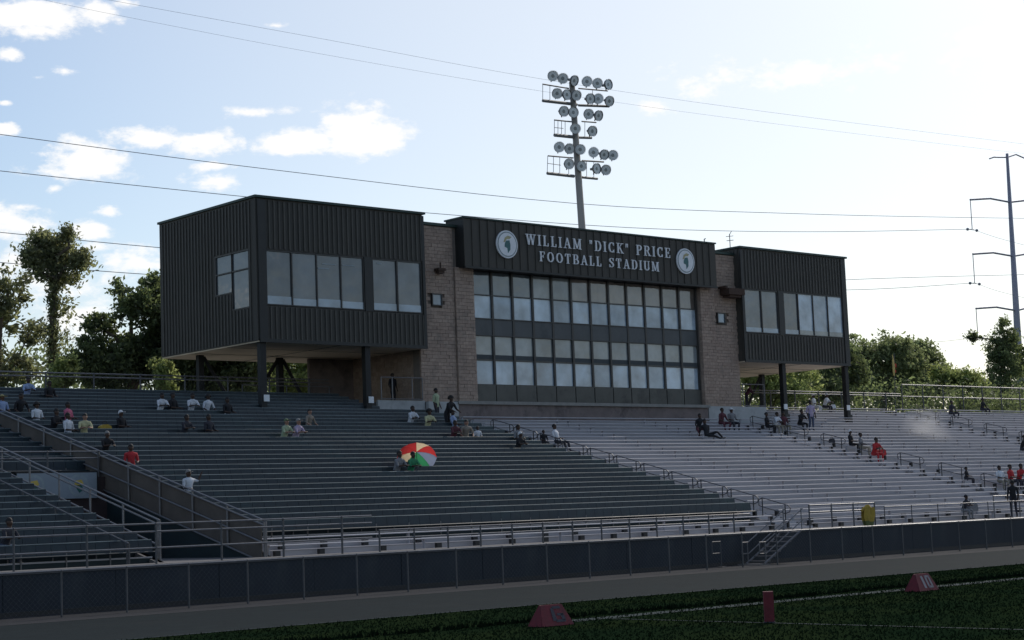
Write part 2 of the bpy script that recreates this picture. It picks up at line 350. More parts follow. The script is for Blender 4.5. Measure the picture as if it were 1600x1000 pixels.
pipe_fence('guard_rail', 'thin guard rail below the bare aluminium benches right of the yellow coat', 64.6, 80.6, 2.0, 48.6, -1.11, -.32, [-.32], cat='railing', rp=.022, rr=.014)
pipe_fence('guard_rail', 'bright guard rail at the foot of the right hand stair aisle', 74.6, 92, 2.2, 49.6, -1.11, -.05, [-.05, -.35], cat='railing', mpost=M_GALV)

# stair from the track up to the deck
t = thing('field_stair', 'small steel stair rising from the track to the walkway', 'stair', (54.4, 47.3, GZ))
n = 7
for k in range(n): MB().box(k*.33, k*.33+.3, -.45, .45, k*.18+.12, k*.18+.16).build('tread', M_GALV, t)
for sy in (-.47, .47):
    MB().path([(-.1, sy, .05), (n*.33, sy, n*.18+.05)], .045).build('stringer', M_GALV, t)
    b = MB().path([(-.35, sy, .45), (-.35, sy, .9), (.05, sy, .9), (n*.33+.1, sy, n*.18+.9)], .024).path([(-.35, sy, .45), (.05, sy, .45), (n*.33+.1, sy, n*.18+.45)], .024)
    b.path([(.0, sy, 0), (.0, sy, .9)], .024).path([(n*.33, sy, n*.18), (n*.33, sy, n*.18+.9)], .024); b.build('handrail', M_GALV, t)
MB().box(-.5, .1, -.6, .6, .0, .05).build('landing', M_CONC, t)
t = thing('steel_post_loop', 'bent steel handrail loop on the apron left of the field stair', 'handrail', (52.4, 47.4, GZ))
MB().path([(0, 0, 0), (0, 0, 1.0), (-.5, 0, 1.0), (-.5, 0, .55), (0, 0, .55)], .024).build('loop', M_RAILD, t)
MB().box(-.15, .15, -.15, .15, 0, .03).build('foot_plate', M_RAILD, t)

# ------------------------------------------------------------------ bleachers
PITCH_Y, RISE = .91, .91*SLOPE
Y0, Z0 = 50.4, -1.1+(50.4-49)*SLOPE
def row(i): return Y0+i*PITCH_Y, Z0+i*RISE

def section(name, label, X0, X1, i0, i1, kind):
    W = X1-X0; t = thing(name, label, 'bleachers', (X0, Y0, Z0), 'seating sections of the stand')
    teal = kind == 'teal'
    seat = MB().profile_x([(0, -.035), (.02, -.05), (.26, -.05), (.26, -.006), (.245, 0), (.022, 0), (0, -.02)], .01, W-.01).mesh('bench_seat', M_TEAL if teal else M_ALU)
    # deck profile of one row: tread and riser
    deck = MB().profile_x([(-.55, -.45), (.36, -.45), (.36, -.45+RISE-.04), (.385, -.45+RISE-.04), (.385, -.41), (-.52, -.41), (-.55, -.42)][::-1], 0, W)
    deckm = MB()
    deckm.box(0, W, -.55, .33, -.45, -.42); deckm.box(0, W, .33, .36, -.45, -.455+RISE, 1)
    deckm = deckm.mesh('tread', [M_DECK if teal else M_ALU, M_TEALR if teal else M_ALUR])
    if teal:
        b = MB(); n = int(W/.5); s = W/n
        for k in range(n):
            x0, x1 = k*s+.006, (k+1)*s-.006
            b.profile_x([(.30, -.02), (.335, -.02), (.385, .30), (.375, .345), (.352, .345), (.345, .315)][::-1], x0, x1, 0)
        for k in range(0, n, 3):
            b.box(k*s-.02, k*s+.02, .30, .35, -.42, .1, 1)
        back = b.mesh('backrest', [M_TEAL, M_GALV])
        nose = MB().box(0, W, -.575, -.552, -.455, -.405).mesh('nosing', M_ALU)
        cap = MB().profile_x([(.345, .347), (.395, .347), (.395, .362), (.38, .378), (.358, .378), (.345, .362)][::-1], .02, W-.02).mesh('backrest_glint', M_RIMGLINT)
    else:
        b = MB(); n = max(2, int(W/5.5))
        for k in range(n+1): b.box(k*W/n-.015 if 0 < k < n else (0.02 if k == 0 else W-.07), k*W/n+.015 if 0 < k < n else (.07 if k == 0 else W-.02), .10, .22, -.41, -.052)
        brk = b.mesh('bench_bracket', M_ALUR)
    for i in range(i0, i1):
        y, z = i*PITCH_Y, i*RISE; jz = rnd.uniform(-.004, .004)
        put('tread', deckm, t, (0, y, z)); put('bench_seat', seat, t, (0, y, z+jz))
        if teal: tag(put('backrest', back, t, (0, y, z)), kind='stuff'); put('nosing', nose, t, (0, y, z)); put('backrest_glint', cap, t, (0, y+rnd.uniform(-.01, .01), z+jz))
        else: tag(put('bench_bracket', brk, t, (0, y, z)), kind='stuff')
    if kind == 'alu' and i0 == 0:
        ft = MB().box(-.11, .11, -.02, .12, -.405, -.20).mesh('bench_foot', M_BLACK)
        for i, off in ((0, .4), (1, 1.1)):
            x = off
            while x < W-.2:
                put('bench_foot', ft, t, (x+rnd.uniform(-.12, .12), i*PITCH_Y, i*RISE)); x += 1.75 if rnd.random() < .8 else 2.6
    # under-structure closing the sides
    def y_(i): return i*PITCH_Y
    ya, yb = y_(i0)-.55, y_(i1-1)+.36
    za, zb = i0*RISE-.46, (i1-1)*RISE-.46
    prof = [(ya, GZ-Z0), (yb, GZ-Z0), (yb, zb), (ya, za)]
    b = MB(); b.profile_x(prof[::-1], .02, .12); b.profile_x(prof[::-1], W-.12, W-.02); b.box(0.12, W-.12, yb-.1, yb-.003, GZ-Z0, zb-.01)
    b.build('side_wall', M_CONC, t)
    return t
M_RIMGLINT = mat('seat_rim_glint', (.10, .135, .145), .4, .2, .5, .45, stretch=(1, .2, .2))  # paler, patchy colour paints broken sun glints along the seat rims
XA = 33.35
section('bleacher_section', 'teal seated section in front of the left press box, up to its foot', XA, 60.2, 2, 27, 'teal')
section('bleacher_section', 'two bare aluminium front rows below the teal seats', XA, 60.2, 0, 2, 'alu')
section('bleacher_section', 'upper teal rows underneath the left press box', XA, 57.0, 27, 32, 'teal')
section('bleacher_section', 'bare aluminium section in front of the central building', 61.7, 83.0, 0, 27, 'alu')
section('bleacher_section', 'aluminium section right of the second stair aisle, lower rows', 84.4, 105.4, 0, 27, 'alu')
section('bleacher_section', 'aluminium upper rows underneath and beside the right press box', 88.4, 105.4, 27, 32, 'alu')
section('bleacher_section', 'farthest aluminium section at the right edge', 106.8, 140, 0, 32, 'alu')
section('bleacher_section', 'lower left teal section in front of the pale banner', 8, 29.1, 0, 12, 'teal')
section('bleacher_section', 'teal rows at the upper left behind the sloping rails', 8, 33.2, 13, 32, 'teal')

def aisle(label, X0, X1, i1):
    W = X1-X0; t = thing('stair_aisle', label, 'stairs', (X0, Y0, Z0), 'stair aisles between the seating sections')
    st = MB().box(0, W, -.55, .36, -.45, -.40).box(0, W, .36, .80, -.32, -.32+.05).box(0, W, .33, .36, -.45, -.27, 1).mesh('step', [M_ALU, M_ALUR])
    st = MB().box(.03, W-.03, -.55, -.06, -.45-.0, -.40).box(.03, W-.03, -.08, .36, -.35, -.28).box(.03, W-.03, -.1, -.08, -.45, -.28, 1).box(.03, W-.03, .33, .36, -.45, -.455+RISE, 1).mesh('step', [M_ALU, M_ALUR])
    eb = MB().box(-.06, .05, .02, .2, -.30, -.04).mesh('end_bracket', M_BLACK)
    for i in range(0, i1):
        put('step', st, t, (0, i*PITCH_Y, i*RISE))
        if i % 2 == 0 or rnd.random() < .5: put('end_bracket', eb, t, (0, i*PITCH_Y, i*RISE))
    for i in range(0, i1, 2):
        if rnd.random() < .8: put('end_bracket', eb, t, (W, i*PITCH_Y, i*RISE))
aisle('stair aisle between the teal seats and the bare benches', 60.2, 61.7, 26)
aisle('second stair aisle below the right press box', 83.0, 84.4, 26)
aisle('third stair aisle near the right edge', 105.4, 106.8, 31)

def handrails(X, rows, label, group):
    src = None
    for k, i in enumerate(rows):
        if src is None:
            t = thing('aisle_handrail', label, 'handrail', (0, 0, 0), group)
            dz = 1.3*SLOPE
            MB().path([(0, 0, -.4), (0, 0, .42)], .026).build('post', M_STEEL, t)
            MB().path([(0, 1.3, dz-.4), (0, 1.3, dz+.42)], .026).build('post', M_STEEL, t)
            MB().path([(0, -.25, .12), (0, -.3, .3), (0, -.18, .41), (0, 0, .45), (0, 1.3, dz+.45), (0, 1.5, dz+.36), (0, 1.5, dz+.12), (0, 1.3, dz+.05), (0, 0, .05), (0, -.25, .12)], .022).build('loop_rail', M_RAILD, t)
            src = t
        else: t = copy_tree(src)
        y, z = row(i); t.location = (X, y-.1, z)
        ORD = ('lowest', 'second', 'third', 'fourth', 'fifth', 'sixth', 'seventh', 'eighth', 'ninth', 'tenth', 'eleventh', 'twelfth')
        t['label'] = (ORD[k] + (' ' if k == 0 else ' from the bottom ') + label)
handrails(60.95, range(1, 23, 2), 'grey handrail loop in the aisle right of the teal seats', 'centre handrails of the first aisle')
handrails(83.7, range(2, 24, 3), 'grey handrail loop in the aisle below the right box', 'centre handrails of the second aisle')
handrails(106.1, range(3, 30, 3), 'grey handrail loop in the farthest aisle', 'centre handrails of the third aisle')

# small dark brackets below the first bench (row of box feet)
for k in range(26):
    X = 38+k*1.55
    if 60 < X < 62: continue
# ------------------------------------------------------------------ entrance passage on the left
t = thing('entrance_passage', 'entrance passage cut into the left stand, with maroon end wall', 'passage', (31.2, 56, -1.11))
y1, z1 = row(12)
def S(Y, h): return -1.1+(Y-49)*SLOPE+h
MB().box(29.2-31.2, 33.2-31.2, 61.0-56, 61.25-56, 0, 2.0+1.11).build('end_wall', M_MAROON, t)
MB().box(29.2-31.2, 33.2-31.2, 50.1-56, 61-56, -.2, 0).build('passage_floor', M_DECK, t)
b = MB(); prof = [(50.2, -1.11), (61.6, -1.11), (61.6, S(61.6, -.5)), (50.2, S(50.2, -.5))]
b.profile_x([(p[0]-56, p[1]+1.11) for p in prof], 33.08-31.2, 33.28-31.2)
b.build('right_side_wall', M_TEALR, t)
MB().profile_x([(50.4-56, S(50.4, -.5)+1.11), (74-56, S(74, -.5)+1.11), (74-56, S(74, .72)+1.11), (50.4-56, S(50.4, .72)+1.11)], 33.02-31.2, 33.07-31.2).build('brown_parapet', M_BROWNP, t)
b = MB().profile_x([(p[0]-56, p[1]+1.11) for p in [(50.2, -1.11), (61.0, -1.11), (61.0, S(61, -.5)), (50.2, S(50.2, -.5))]], 29.12-31.2, 29.22-31.2)
b.build('left_side_wall', M_CONC, t)

def slope_rail(name, label, X, Ya, Yb, hs, step, m=M_GALV):
    t = thing(name, label, 'railing', (X, Ya, S(Ya, 0)))
    for h in hs:
        MB().path([(0, 0, h), (0, Yb-Ya, (Yb-Ya)*SLOPE+h)], .034, 8).build('rail', m, t)
    pm = MB().tube((0, 0, -.5), (0, 0, hs[0]), .036, .036, 8).mesh('post', m)
    y = 0
    while y <= Yb-Ya+.01: put('post', pm, t, (0, y, y*SLOPE)); y += step
    MB().path([(0, 0, hs[0]), (0, -.12, hs[0]-.04), (0, -.12, -.8)], .034, 8).build('drop_post', m, t)
    return t
slope_rail('sloping_handrail', 'long sloping double pipe handrail above the brown parapet', 32.95, 50.1, 75, [.92, .76, .16, -.5], 2.25)
slope_rail('sloping_handrail', 'sloping double pipe handrail crossing in front of the white banner', 29.3, 50.7, 66, [.92, .76, .1], 2.25)
slope_rail('sloping_handrail', 'thin low sloping rail beside the dark seated man at left', 27.9, 50.2, 60, [.35, ], 2.4, M_RAILD)
pipe_fence('guard_rail', 'level double pipe guard rail above the maroon passage wall', 24.5, 32.9, 2.1, 61.3, 2.0, 2.97, [2.97, 2.72], cat='railing', firstx=26.6, rp=.036)
# banner
bn = thing('stadium_banner', 'pale banner with two round crests hung on the passage end wall', 'banner', (31.0, 60.9, 1.68))
MB().box(-1.62, 1.6, -.02, .0, -.48, .48).build('banner_cloth', M_BANNER, bn)
MB().box(-1.66, 1.64, -.005, .03, .48, .53).box(1.6, 1.64, -.03, .03, -.5, .53).build('frame', M_BLACK, bn)
def disc(b, cx, cz, r, y0, y1, n=28, m=0, sx=1): b.prism_y([(cx+sx*r*math.cos(2*math.pi*k/n), cz+r*math.sin(2*math.pi*k/n)) for k in range(n)], y0, y1, m)
for cx in (-.95, .85):
    b = MB(); disc(b, cx, 0, .42, -.027, -.021, m=0); disc(b, cx, 0, .33, -.03, -.028, m=1)
    b.prism_y([(cx-.15, .18), (cx+.12, .22), (cx+.2, .05), (cx+.02, -.02), (cx-.18, .04)], -.035, -.031, 2)
    b.prism_y([(cx-.14, .0), (cx+.14, .02), (cx+.16, -.18), (cx+.02, -.28), (cx-.08, -.14)], -.035, -.031, 3)
    b.build('crest', [M_GREY, M_BANNER, M_GOLD, M_GREEN], bn)

# ------------------------------------------------------------------ the press box building
BL = thing('press_box_building', 'dark ribbed press box building with central brick block above the stand', 'building', (73.1, 75, 5.4))
BX, BY, BZ = 73.1, 75.0, 5.4
def B(b, name, m, kind=None, smooth=False):
    b.v = [(v[0]-BX, v[1]-BY, v[2]-BZ) for v in b.v]
    o = b.build(name, m, BL, smooth=smooth)
    if kind: o['kind'] = kind
    return o
ZT, ZB, WT, WB = 16.50, 9.165, 13.77, 11.06
PANES = [(49.85, 51.35), (51.42, 52.90), (52.97, 54.44), (54.51, 55.92), (56.58, 58.15), (58.24, 59.82)]
def mir(x): return 146.2-x
for side in (0, 1):
    f = (lambda x: x) if side == 0 else mir
    def bx(b, x0, x1, *a, m=0):
        a0, a1 = sorted((f(x0), f(x1))); b.box(a0, a1, *a, m=m)
    XL, XR = 49.38, 60.04
    b = MB()
    bx(b, XL, XR, 75.0, 75.2, WT+.08, ZT); bx(b, XL, XR, 75.0, 75.2, ZB, WB-.08)
    bx(b, XL, 49.78, 75.0, 75.2, WB-.08, WT+.08); bx(b, 55.99, 56.51, 75.0, 75.2, WB-.08, WT+.08); bx(b, 59.89, XR, 75.0, 75.2, WB-.08, WT+.08)
    B(b, 'front_wall', M_SIDING)
    b = MB(); k = 0; x = XL+.62
    while x < XR-.1:
        jz = rnd.uniform(-.01, .01)
        bx(b, x, x+.075, 74.945, 75.0, WT+.14, ZT-.12); bx(b, x, x+.075, 74.945, 75.0, ZB+.1, WB-.14); x += .308
    B(b, 'siding_ribs', M_RIB, 'stuff')
    b = MB(); bx(b, XL-.06, XL+.42, 74.93, 75.0, ZB-.05, ZT-.1); bx(b, 55.99, 56.51, 74.95, 75.0, WB-.1, WT+.1); bx(b, XR-.12, XR+.06, 74.93, 75.0, ZB-.05, ZT-.1)
    bx(b, XL-.06, XR+.06, 74.92, 75.0, ZB-.08, ZB+.1)
    B(b, 'corner_trim', M_TRIM)
    # side walls: outer and inner, both ribbed, back wall, roof, soffit
    b = MB(); YB = 84.5
    wy = [(75.72, 77.25, 10.98, 13.86), (77.32, 78.82, 11.9, 13.86)]
    bx(b, XL-.15, XL, 75.0, 75.66, ZB, ZT); bx(b, XL-.15, XL, 75.66, 78.9, 13.92, ZT)
    bx(b, XL-.15, XL, 78.9, YB, ZB, ZT); bx(b, XL-.15, XL, 75.66, 77.3, ZB, 10.92); bx(b, XL-.15, XL, 77.3, 78.9, ZB, 11.84)
    bx(b, XL, XR, YB-.15, YB, ZB, ZT); bx(b, XR-.02, XR+.05, 75.2, YB, ZB, ZT)
    B(b, 'side_wall', M_SIDING)
    b = MB(); y = 75.5
    while y < YB-.1:
        lo, hi = ZB+.06, ZT-.12
        if 75.6 < y < 77.3: bx(b, XL-.205, XL-.15, y, y+.07, lo, 10.88); bx(b, XL-.205, XL-.15, y, y+.07, 13.98, hi)
        elif 77.3 <= y < 78.95: bx(b, XL-.205, XL-.15, y, y+.07, lo, 11.8); bx(b, XL-.205, XL-.15, y, y+.07, 13.98, hi)
        else: bx(b, XL-.205, XL-.15, y, y+.07, lo, hi)
        bx(b, XR+.05, XR+.10, y, y+.07, lo, hi); y += .308
    B(b, 'siding_ribs', M_RIB, 'stuff')
    b = MB(); bx(b, XL-.24, XR+.14, 74.86, YB+.08, ZT-.02, ZT+.10); B(b, 'roof', M_CAP)
    b = MB(); bx(b, XL-.10, XR+.0, 75.02, YB-.02, ZB-.06, ZB-.003); B(b, 'soffit', M_SOFFIT)
    b = MB()
    for yy in (78.1, 81.3): bx(b, XL, XR, yy, yy+.03, ZB-.075, ZB-.061)
    bx(b, 54.4, 54.43, 75.1, 84.4, ZB-.075, ZB-.061); B(b, 'soffit_joint', M_TRIM)
    # side window
    if side == 0: M4 = (G_UPB, G_UPB)
    for (ya, yb, zlo, zhi) in wy:
        b = MB(); bx(b, XL-.1, XL-.07, ya, yb, zlo, zhi); B(b, 'window_pane', G_SIDE if False else G_UPB)
        b = MB(); bx(b, XL-.17, XL-.02, ya-.06, ya, zlo-.06, zhi+.06); bx(b, XL-.17, XL-.02, yb, yb+.06, zlo-.06, zhi+.06); bx(b, XL-.17, XL-.02, ya, yb, zhi, zhi+.06); bx(b, XL-.17, XL-.02, ya, yb, zlo-.06, zlo); bx(b, XL-.17, XL-.06, ya, yb, 12.9, 12.97)
        B(b, 'window_frame', M_MULL)
    # front windows: frame, pane, with pale blinds at differing depths
    for k, (xa, xb) in enumerate(PANES):
        b = MB()
        bx(b, xa-.035, xa, 74.98, 75.12, WB-.06, WT+.06); bx(b, xb, xb+.035, 74.98, 75.12, WB-.06, WT+.06); bx(b, xa, xb, 74.98, 75.12, WT, WT+.06); bx(b, xa, xb, 74.96, 75.12, WB-.06, WB)
        fr = B(b, 'window_frame', M_MULL)
        tilt = rnd.uniform(-.012, .012)
        a0, a1 = sorted((f(xa), f(xb)))
        b = MB(); b.v = [(a0, 75.06+tilt, WB), (a1, 75.06-tilt, WB), (a1, 75.06-tilt-.006, WT), (a0, 75.06+tilt-.006, WT), (a0, 75.09, WB), (a1, 75.09, WB), (a1, 75.09, WT), (a0, 75.09, WT)]
        b.f = [(0, 1, 2, 3), (4, 7, 6, 5), (0, 3, 7, 4), (1, 5, 6, 2)]; b.m = [0]*4
        lit = side == 1 and k in (0, 1, 2)
        B(b, 'window_pane', G_LOW if lit and k != 1 else (G_LOW2 if lit else (G_BLIND if (k % 3) else G_BOX)))
        b = MB(); hh = WB + (.35+.1*rnd.random() if side == 0 else .3)
        bx(b, xa+.01, xb-.01, 75.045-.012, 75.05-.012, WB+.01, hh); B(b, 'window_ledge', G_LOW2 if not lit else G_MID)
    # support posts and cross braces
    for xx, dx in ((49.6, .0), (56.15, 0)):
        zf = S(75.3, -.45)
        b = MB(); bx(b, xx-.17, xx+.17, 75.1, 75.42, zf, ZB-.062); bx(b, xx-.17, xx+.17, 75.42, 75.44, zf, zf+.02); B(b, 'support_post', M_STEEL)
        b = MB(); bx(b, xx-.24, xx+.24, 75.02, 75.09, zf, S(75.3, .1)); B(b, 'post_padding', M_BLACK)
        b = MB(); zz = S(75.3, .42); bx(b, xx-.16+dx+.1, xx+.16+.1, 75.03, 75.08, zz, zz+.34); B(b, 'small_sign', M_SIGNW)
    for xx in (50.2, 55.3, 59.4):
        b = MB(); bx(b, xx-.16, xx+.16, 82.0, 82.3, GZ, ZB-.062); B(b, 'support_post', M_STEEL)
    for (xa, za, xb, zb_) in ((50.4, 9.0, 52.6, 5.8), (55.2, 9.05, 52.8, 5.8), (55.5, 9.0, 57.2, 6.2), (59.2, 9.0, 57.4, 6.2)):
        B(MB().tube((f(xa), 82.1, za), (f(xb), 82.1, zb_), .10), 'cross_brace', M_STEEL)

for (xa, xb, z0_, z1_) in ((53.05, 53.75, 13.05, 13.12), (53.3, 54.2, 13.3, 13.36), (54.6, 55.4, 13.32, 13.37), (56.9, 57.2, 13.55, 13.62)):
    B(MB().box(xa, xb, 75.035, 75.04, z0_, z1_), 'light_strip_reflection', M_GREY)  # grey bars on the panes, painted reflections of light strips
# central block body
B(MB().box(60.15, 86.05, 76.2, 84.4, GZ, 16.1), 'block_body', M_BASE)
B(MB().box(60.05, 62.86, 75.42, 84.6, 16.05, 16.2), 'brick_coping', M_CAP)
B(MB().box(83.66, 86.14, 75.42, 84.6, 16.05, 16.2), 'brick_coping', M_CAP)
B(MB().box(60.05, 63.95, 75.62, 76.2, 6.25, 16.05), 'brick_backing', M_MORTAR)
B(MB().box(82.6, 86.14, 75.62, 76.2, 6.25, 16.05), 'brick_backing', M_MORTAR)
def brickwork(xa, xb, yf, z0, z1, notch=()):
    b = MB(); r = 0; z = z0; H = .2
    while z < z1-.05:
        x = xa - (.2 if r % 2 else 0); zt = min(z+H-.012, z1)
        while x < xb-.02:
            x0, x1 = max(x, xa), min(x+.39, xb)
            if x1-x0 > .05 and not any(x1 > q[0] and x0 < q[1] and zt > q[2] and z < q[3] for q in notch):
                b.box(x0, x1, yf+rnd.uniform(-.012, .012), 75.63, z, zt, rnd.choice((0, 0, 1, 2)))
            x += .402
        z += H; r += 1
    B(b, 'split_face_blocks', M_BLOCK, 'stuff')
brickwork(60.05, 62.55, 75.5, 6.25, 16.0, [(61.0, 61.6, 11.6, 12.2)])
brickwork(62.58, 63.92, 75.38, 6.25, 13.8)
brickwork(82.62, 83.9, 75.38, 6.25, 13.8)
brickwork(83.93, 86.14, 75.5, 6.25, 16.0, [(84.2, 85.0, 11.6, 12.2)])
# side faces of the block seen below the boxes
b = MB(); z = 5.4
while z < 9.0:
    y = 75.65
    while y < 84.2: b.box(60.09+rnd.uniform(-.01, .01), 60.16, y, y+.385, z, z+.188, rnd.choice((0, 1, 2))); y += .4
    z += .2
B(b, 'split_face_blocks', M_BLOCK, 'stuff')
for (xa, xb) in ((61.0, 61.6), (84.3, 84.9)):
    b = MB().box(xa, xb, 75.5, 75.56, 11.62, 12.18); w = B(b, 'small_window', G_LOW2)
    B(MB().box(xa-.06, xa, 75.44, 75.56, 11.56, 12.24).box(xb, xb+.06, 75.44, 75.56, 11.56, 12.24).box(xa, xb, 75.44, 75.56, 12.18, 12.24).box(xa, xb, 75.44, 75.56, 11.56, 11.62), 'small_window_frame', M_MULL)
B(MB().box(61.15, 61.65, 75.05, 75.45, 13.48, 13.62).box(61.2, 61.6, 75.1, 75.4, 13.34, 13.48).tube((61.4, 75.2, 13.62), (61.4, 75.2, 13.95), .05), 'wall_floodlight', M_RUST)
b = MB().box(84.5, 86.0, 74.6, 75.4, 13.35, 13.75).box(84.7, 85.8, 74.75, 75.35, 13.2, 13.35).box(84.4, 84.6, 74.8, 75.45, 13.75, 13.9)
B(b, 'wall_speaker', M_RUST)
# curtain wall
CA, CB = 63.99, 82.55; PW = (CB-CA)/12
B(MB().box(63.93, 82.61, 75.86, 76.19, 6.3, 13.9), 'curtain_wall_backing', M_MULL)
C1, CM1, C2, C3, CM2, C4 = 13.70, 12.38, 11.06, 10.04, 8.68, 7.32
for k in range(13):
    x = CA+k*PW; B(MB().box(x-.07, x+.07, 75.70, 75.86, 7.25, C1+.05), 'mullion', M_MULL)
for k in range(12):
    x0, x1 = CA+k*PW+.075, CA+(k+1)*PW-.075
    for (zl, zh, kind) in ((CM1+.03, C1, 'u'), (C2, CM1-.03, 'ul'), (CM2+.03, C3, 'm'), (C4, CM2-.03, 'l')):
        t1, t2 = rnd.uniform(-.008, .008), rnd.uniform(-.004, .009)
        b = MB(); b.v = [(x0, 75.80+t1, zl), (x1, 75.80-t1, zl), (x1, 75.80-t1-t2, zh), (x0, 75.80+t1-t2, zh)]; b.f = [(0, 1, 2, 3)]; b.m = [0]
        b.box(x0, x1, 75.835, 75.845, zl, zh)
        g = {'u': G_UPB if k < 3 else (G_UP if k > 4 else G_MID), 'ul': G_LOW if k in (0, 2, 3, 5, 8, 10, 11) else G_LOW2, 'm': G_MID, 'l': G_LOW if k % 3 else G_LOW2}[kind]
        p = B(b, 'window_pane', g)
        if kind == 'm': B(MB().box(x0+.01, x1-.01, 75.775, 75.785, zl+.02, zl+.28), 'blind_hem', M_BLINDLINE)
    B(MB().box(x0, x1, 75.72, 75.84, CM1-.03, CM1+.03), 'transom', M_MULL)
    B(MB().box(x0, x1, 75.72, 75.84, CM2-.03, CM2+.03), 'transom', M_MULL)
    B(MB().box(x0-.001, x1+.001, 75.74+rnd.uniform(-.006, .006), 75.84, C3+.04, C2-.04), 'spandrel_panel', M_SPANDREL)
    B(MB().box(x0-.04, x1+.04, 75.66+rnd.uniform(-.004, .004), 75.84, 6.32, C4-.05), 'low_panel', M_LOWPANEL)
B(MB().box(63.95, 82.59, 75.68, 75.85, C4-.06, C4-.01).box(63.95, 82.59, 75.68, 75.85, C2-.05, C2-.003).box(63.95, 82.59, 75.68, 75.85, C3+.003, C3+.05), 'window_sill', M_MULL)
B(MB().box(62.3, 82.75, 75.1, 75.9, 6.12, 6.30), 'concrete_ledge', M_SILL)
B(MB().box(62.4, 82.65, 75.25, 75.9, 4.9, 6.12), 'concrete_base', M_BASE)
# fascia of upright panels
FA, FB, F1, F2 = 62.86, 83.65, 16.54, 13.76
NP = 35; pw = (FB-FA)/NP
pmn = MB().box(0, pw-.012, 0, .05, F2+.06-BZ, F1-.05-BZ).box(-.02, .025, -.05, 0, F2+.06-BZ, F1-.05-BZ).mesh('fascia_panel', M_SIDING)
for k in range(NP): put('fascia_panel', pmn, BL, (FA+k*pw-BX, 74.85-BY+rnd.uniform(-.004, .004), 0))
B(MB().box(FA, FB, 74.9, 76.4, F2, F1-.02), 'fascia_box', M_TRIM)
B(MB().box(FA-.05, FB+.05, 74.78, 76.5, F1-.02, F1+.07), 'fascia_cap', M_CAP)
B(MB().box(FA, FB, 74.80, 75.0, F2-.06, F2+.05), 'fascia_foot', M_TRIM)
# pale low walls and platforms below the boxes
B(MB().box(57.0, 60.2, 75.45, 75.6, 5.0, 6.3), 'pale_low_wall', M_WHITEWALL)
B(MB().box(60.25, 62.35, 75.2, 75.45, 5.0, 6.24), 'pale_low_wall', M_WHITEWALL)
B(MB().box(82.8, 88.3, 75.3, 75.48, 5.0, 6.24), 'pale_low_wall', M_WHITEWALL)
B(MB().box(57.0, 60.1, 75.6, 82, 6.0, 6.2).box(86.1, 88.4, 75.5, 82, 6.0, 6.2), 'platform', M_DECK)
B(MB().box(57.05, 60.1, 81.8, 82.0, 6.2, 9.1), 'platform_back_wall', M_BASE)

# sign lettering
LZ = BZ
def ribbon(pts, ws):
    """quads along a polyline with a half width at each point"""
    out = []; n = len(pts); L_, R_ = [], []
    for i, (p, w) in enumerate(zip(pts, ws)):
        a = pts[max(0, i-1)]; c = pts[min(n-1, i+1)]; dx, dz = c[0]-a[0], c[1]-a[1]; l = math.hypot(dx, dz) or 1
        nx, nz = -dz/l, dx/l; L_.append((p[0]+nx*w, p[1]+nz*w)); R_.append((p[0]-nx*w, p[1]-nz*w))
    return [[R_[i], R_[i+1], L_[i+1], L_[i]] for i in range(n-1)]
T, TH, SF = .076, .033, .030      # half widths: thick stem, thin stem, serif
def rect(x0, x1, z0, z1): return [[(x0, z0), (x1, z0), (x1, z1), (x0, z1)]]
def stem(x, z0=0, z1=1, t=T, s0=True, s1=True, sw=.10):
    q = rect(x-t, x+t, z0, z1)
    if s0: q += rect(x-t-sw, x+t+sw, z0, z0+2*SF)
    if s1: q += rect(x-t-sw, x+t+sw, z1-2*SF, z1)
    return q
def diag(x0, z0, x1, z1, t): return [[(x0-t, z0), (x0+t, z0), (x1+t, z1), (x1-t, z1)]]
def arc(cx, cz, rx, rz, a0, a1, wf, n=14):
    pts = []; ws = []
    for i in range(n+1):
        a = math.radians(a0+(a1-a0)*i/n); pts.append((cx+rx*math.cos(a), cz+rz*math.sin(a))); ws.append(TH+(T-TH)*abs(math.cos(a))*wf)
    return ribbon(pts, ws)
def sf(x, z): return rect(x-.17, x+.17, z, z+2*SF)
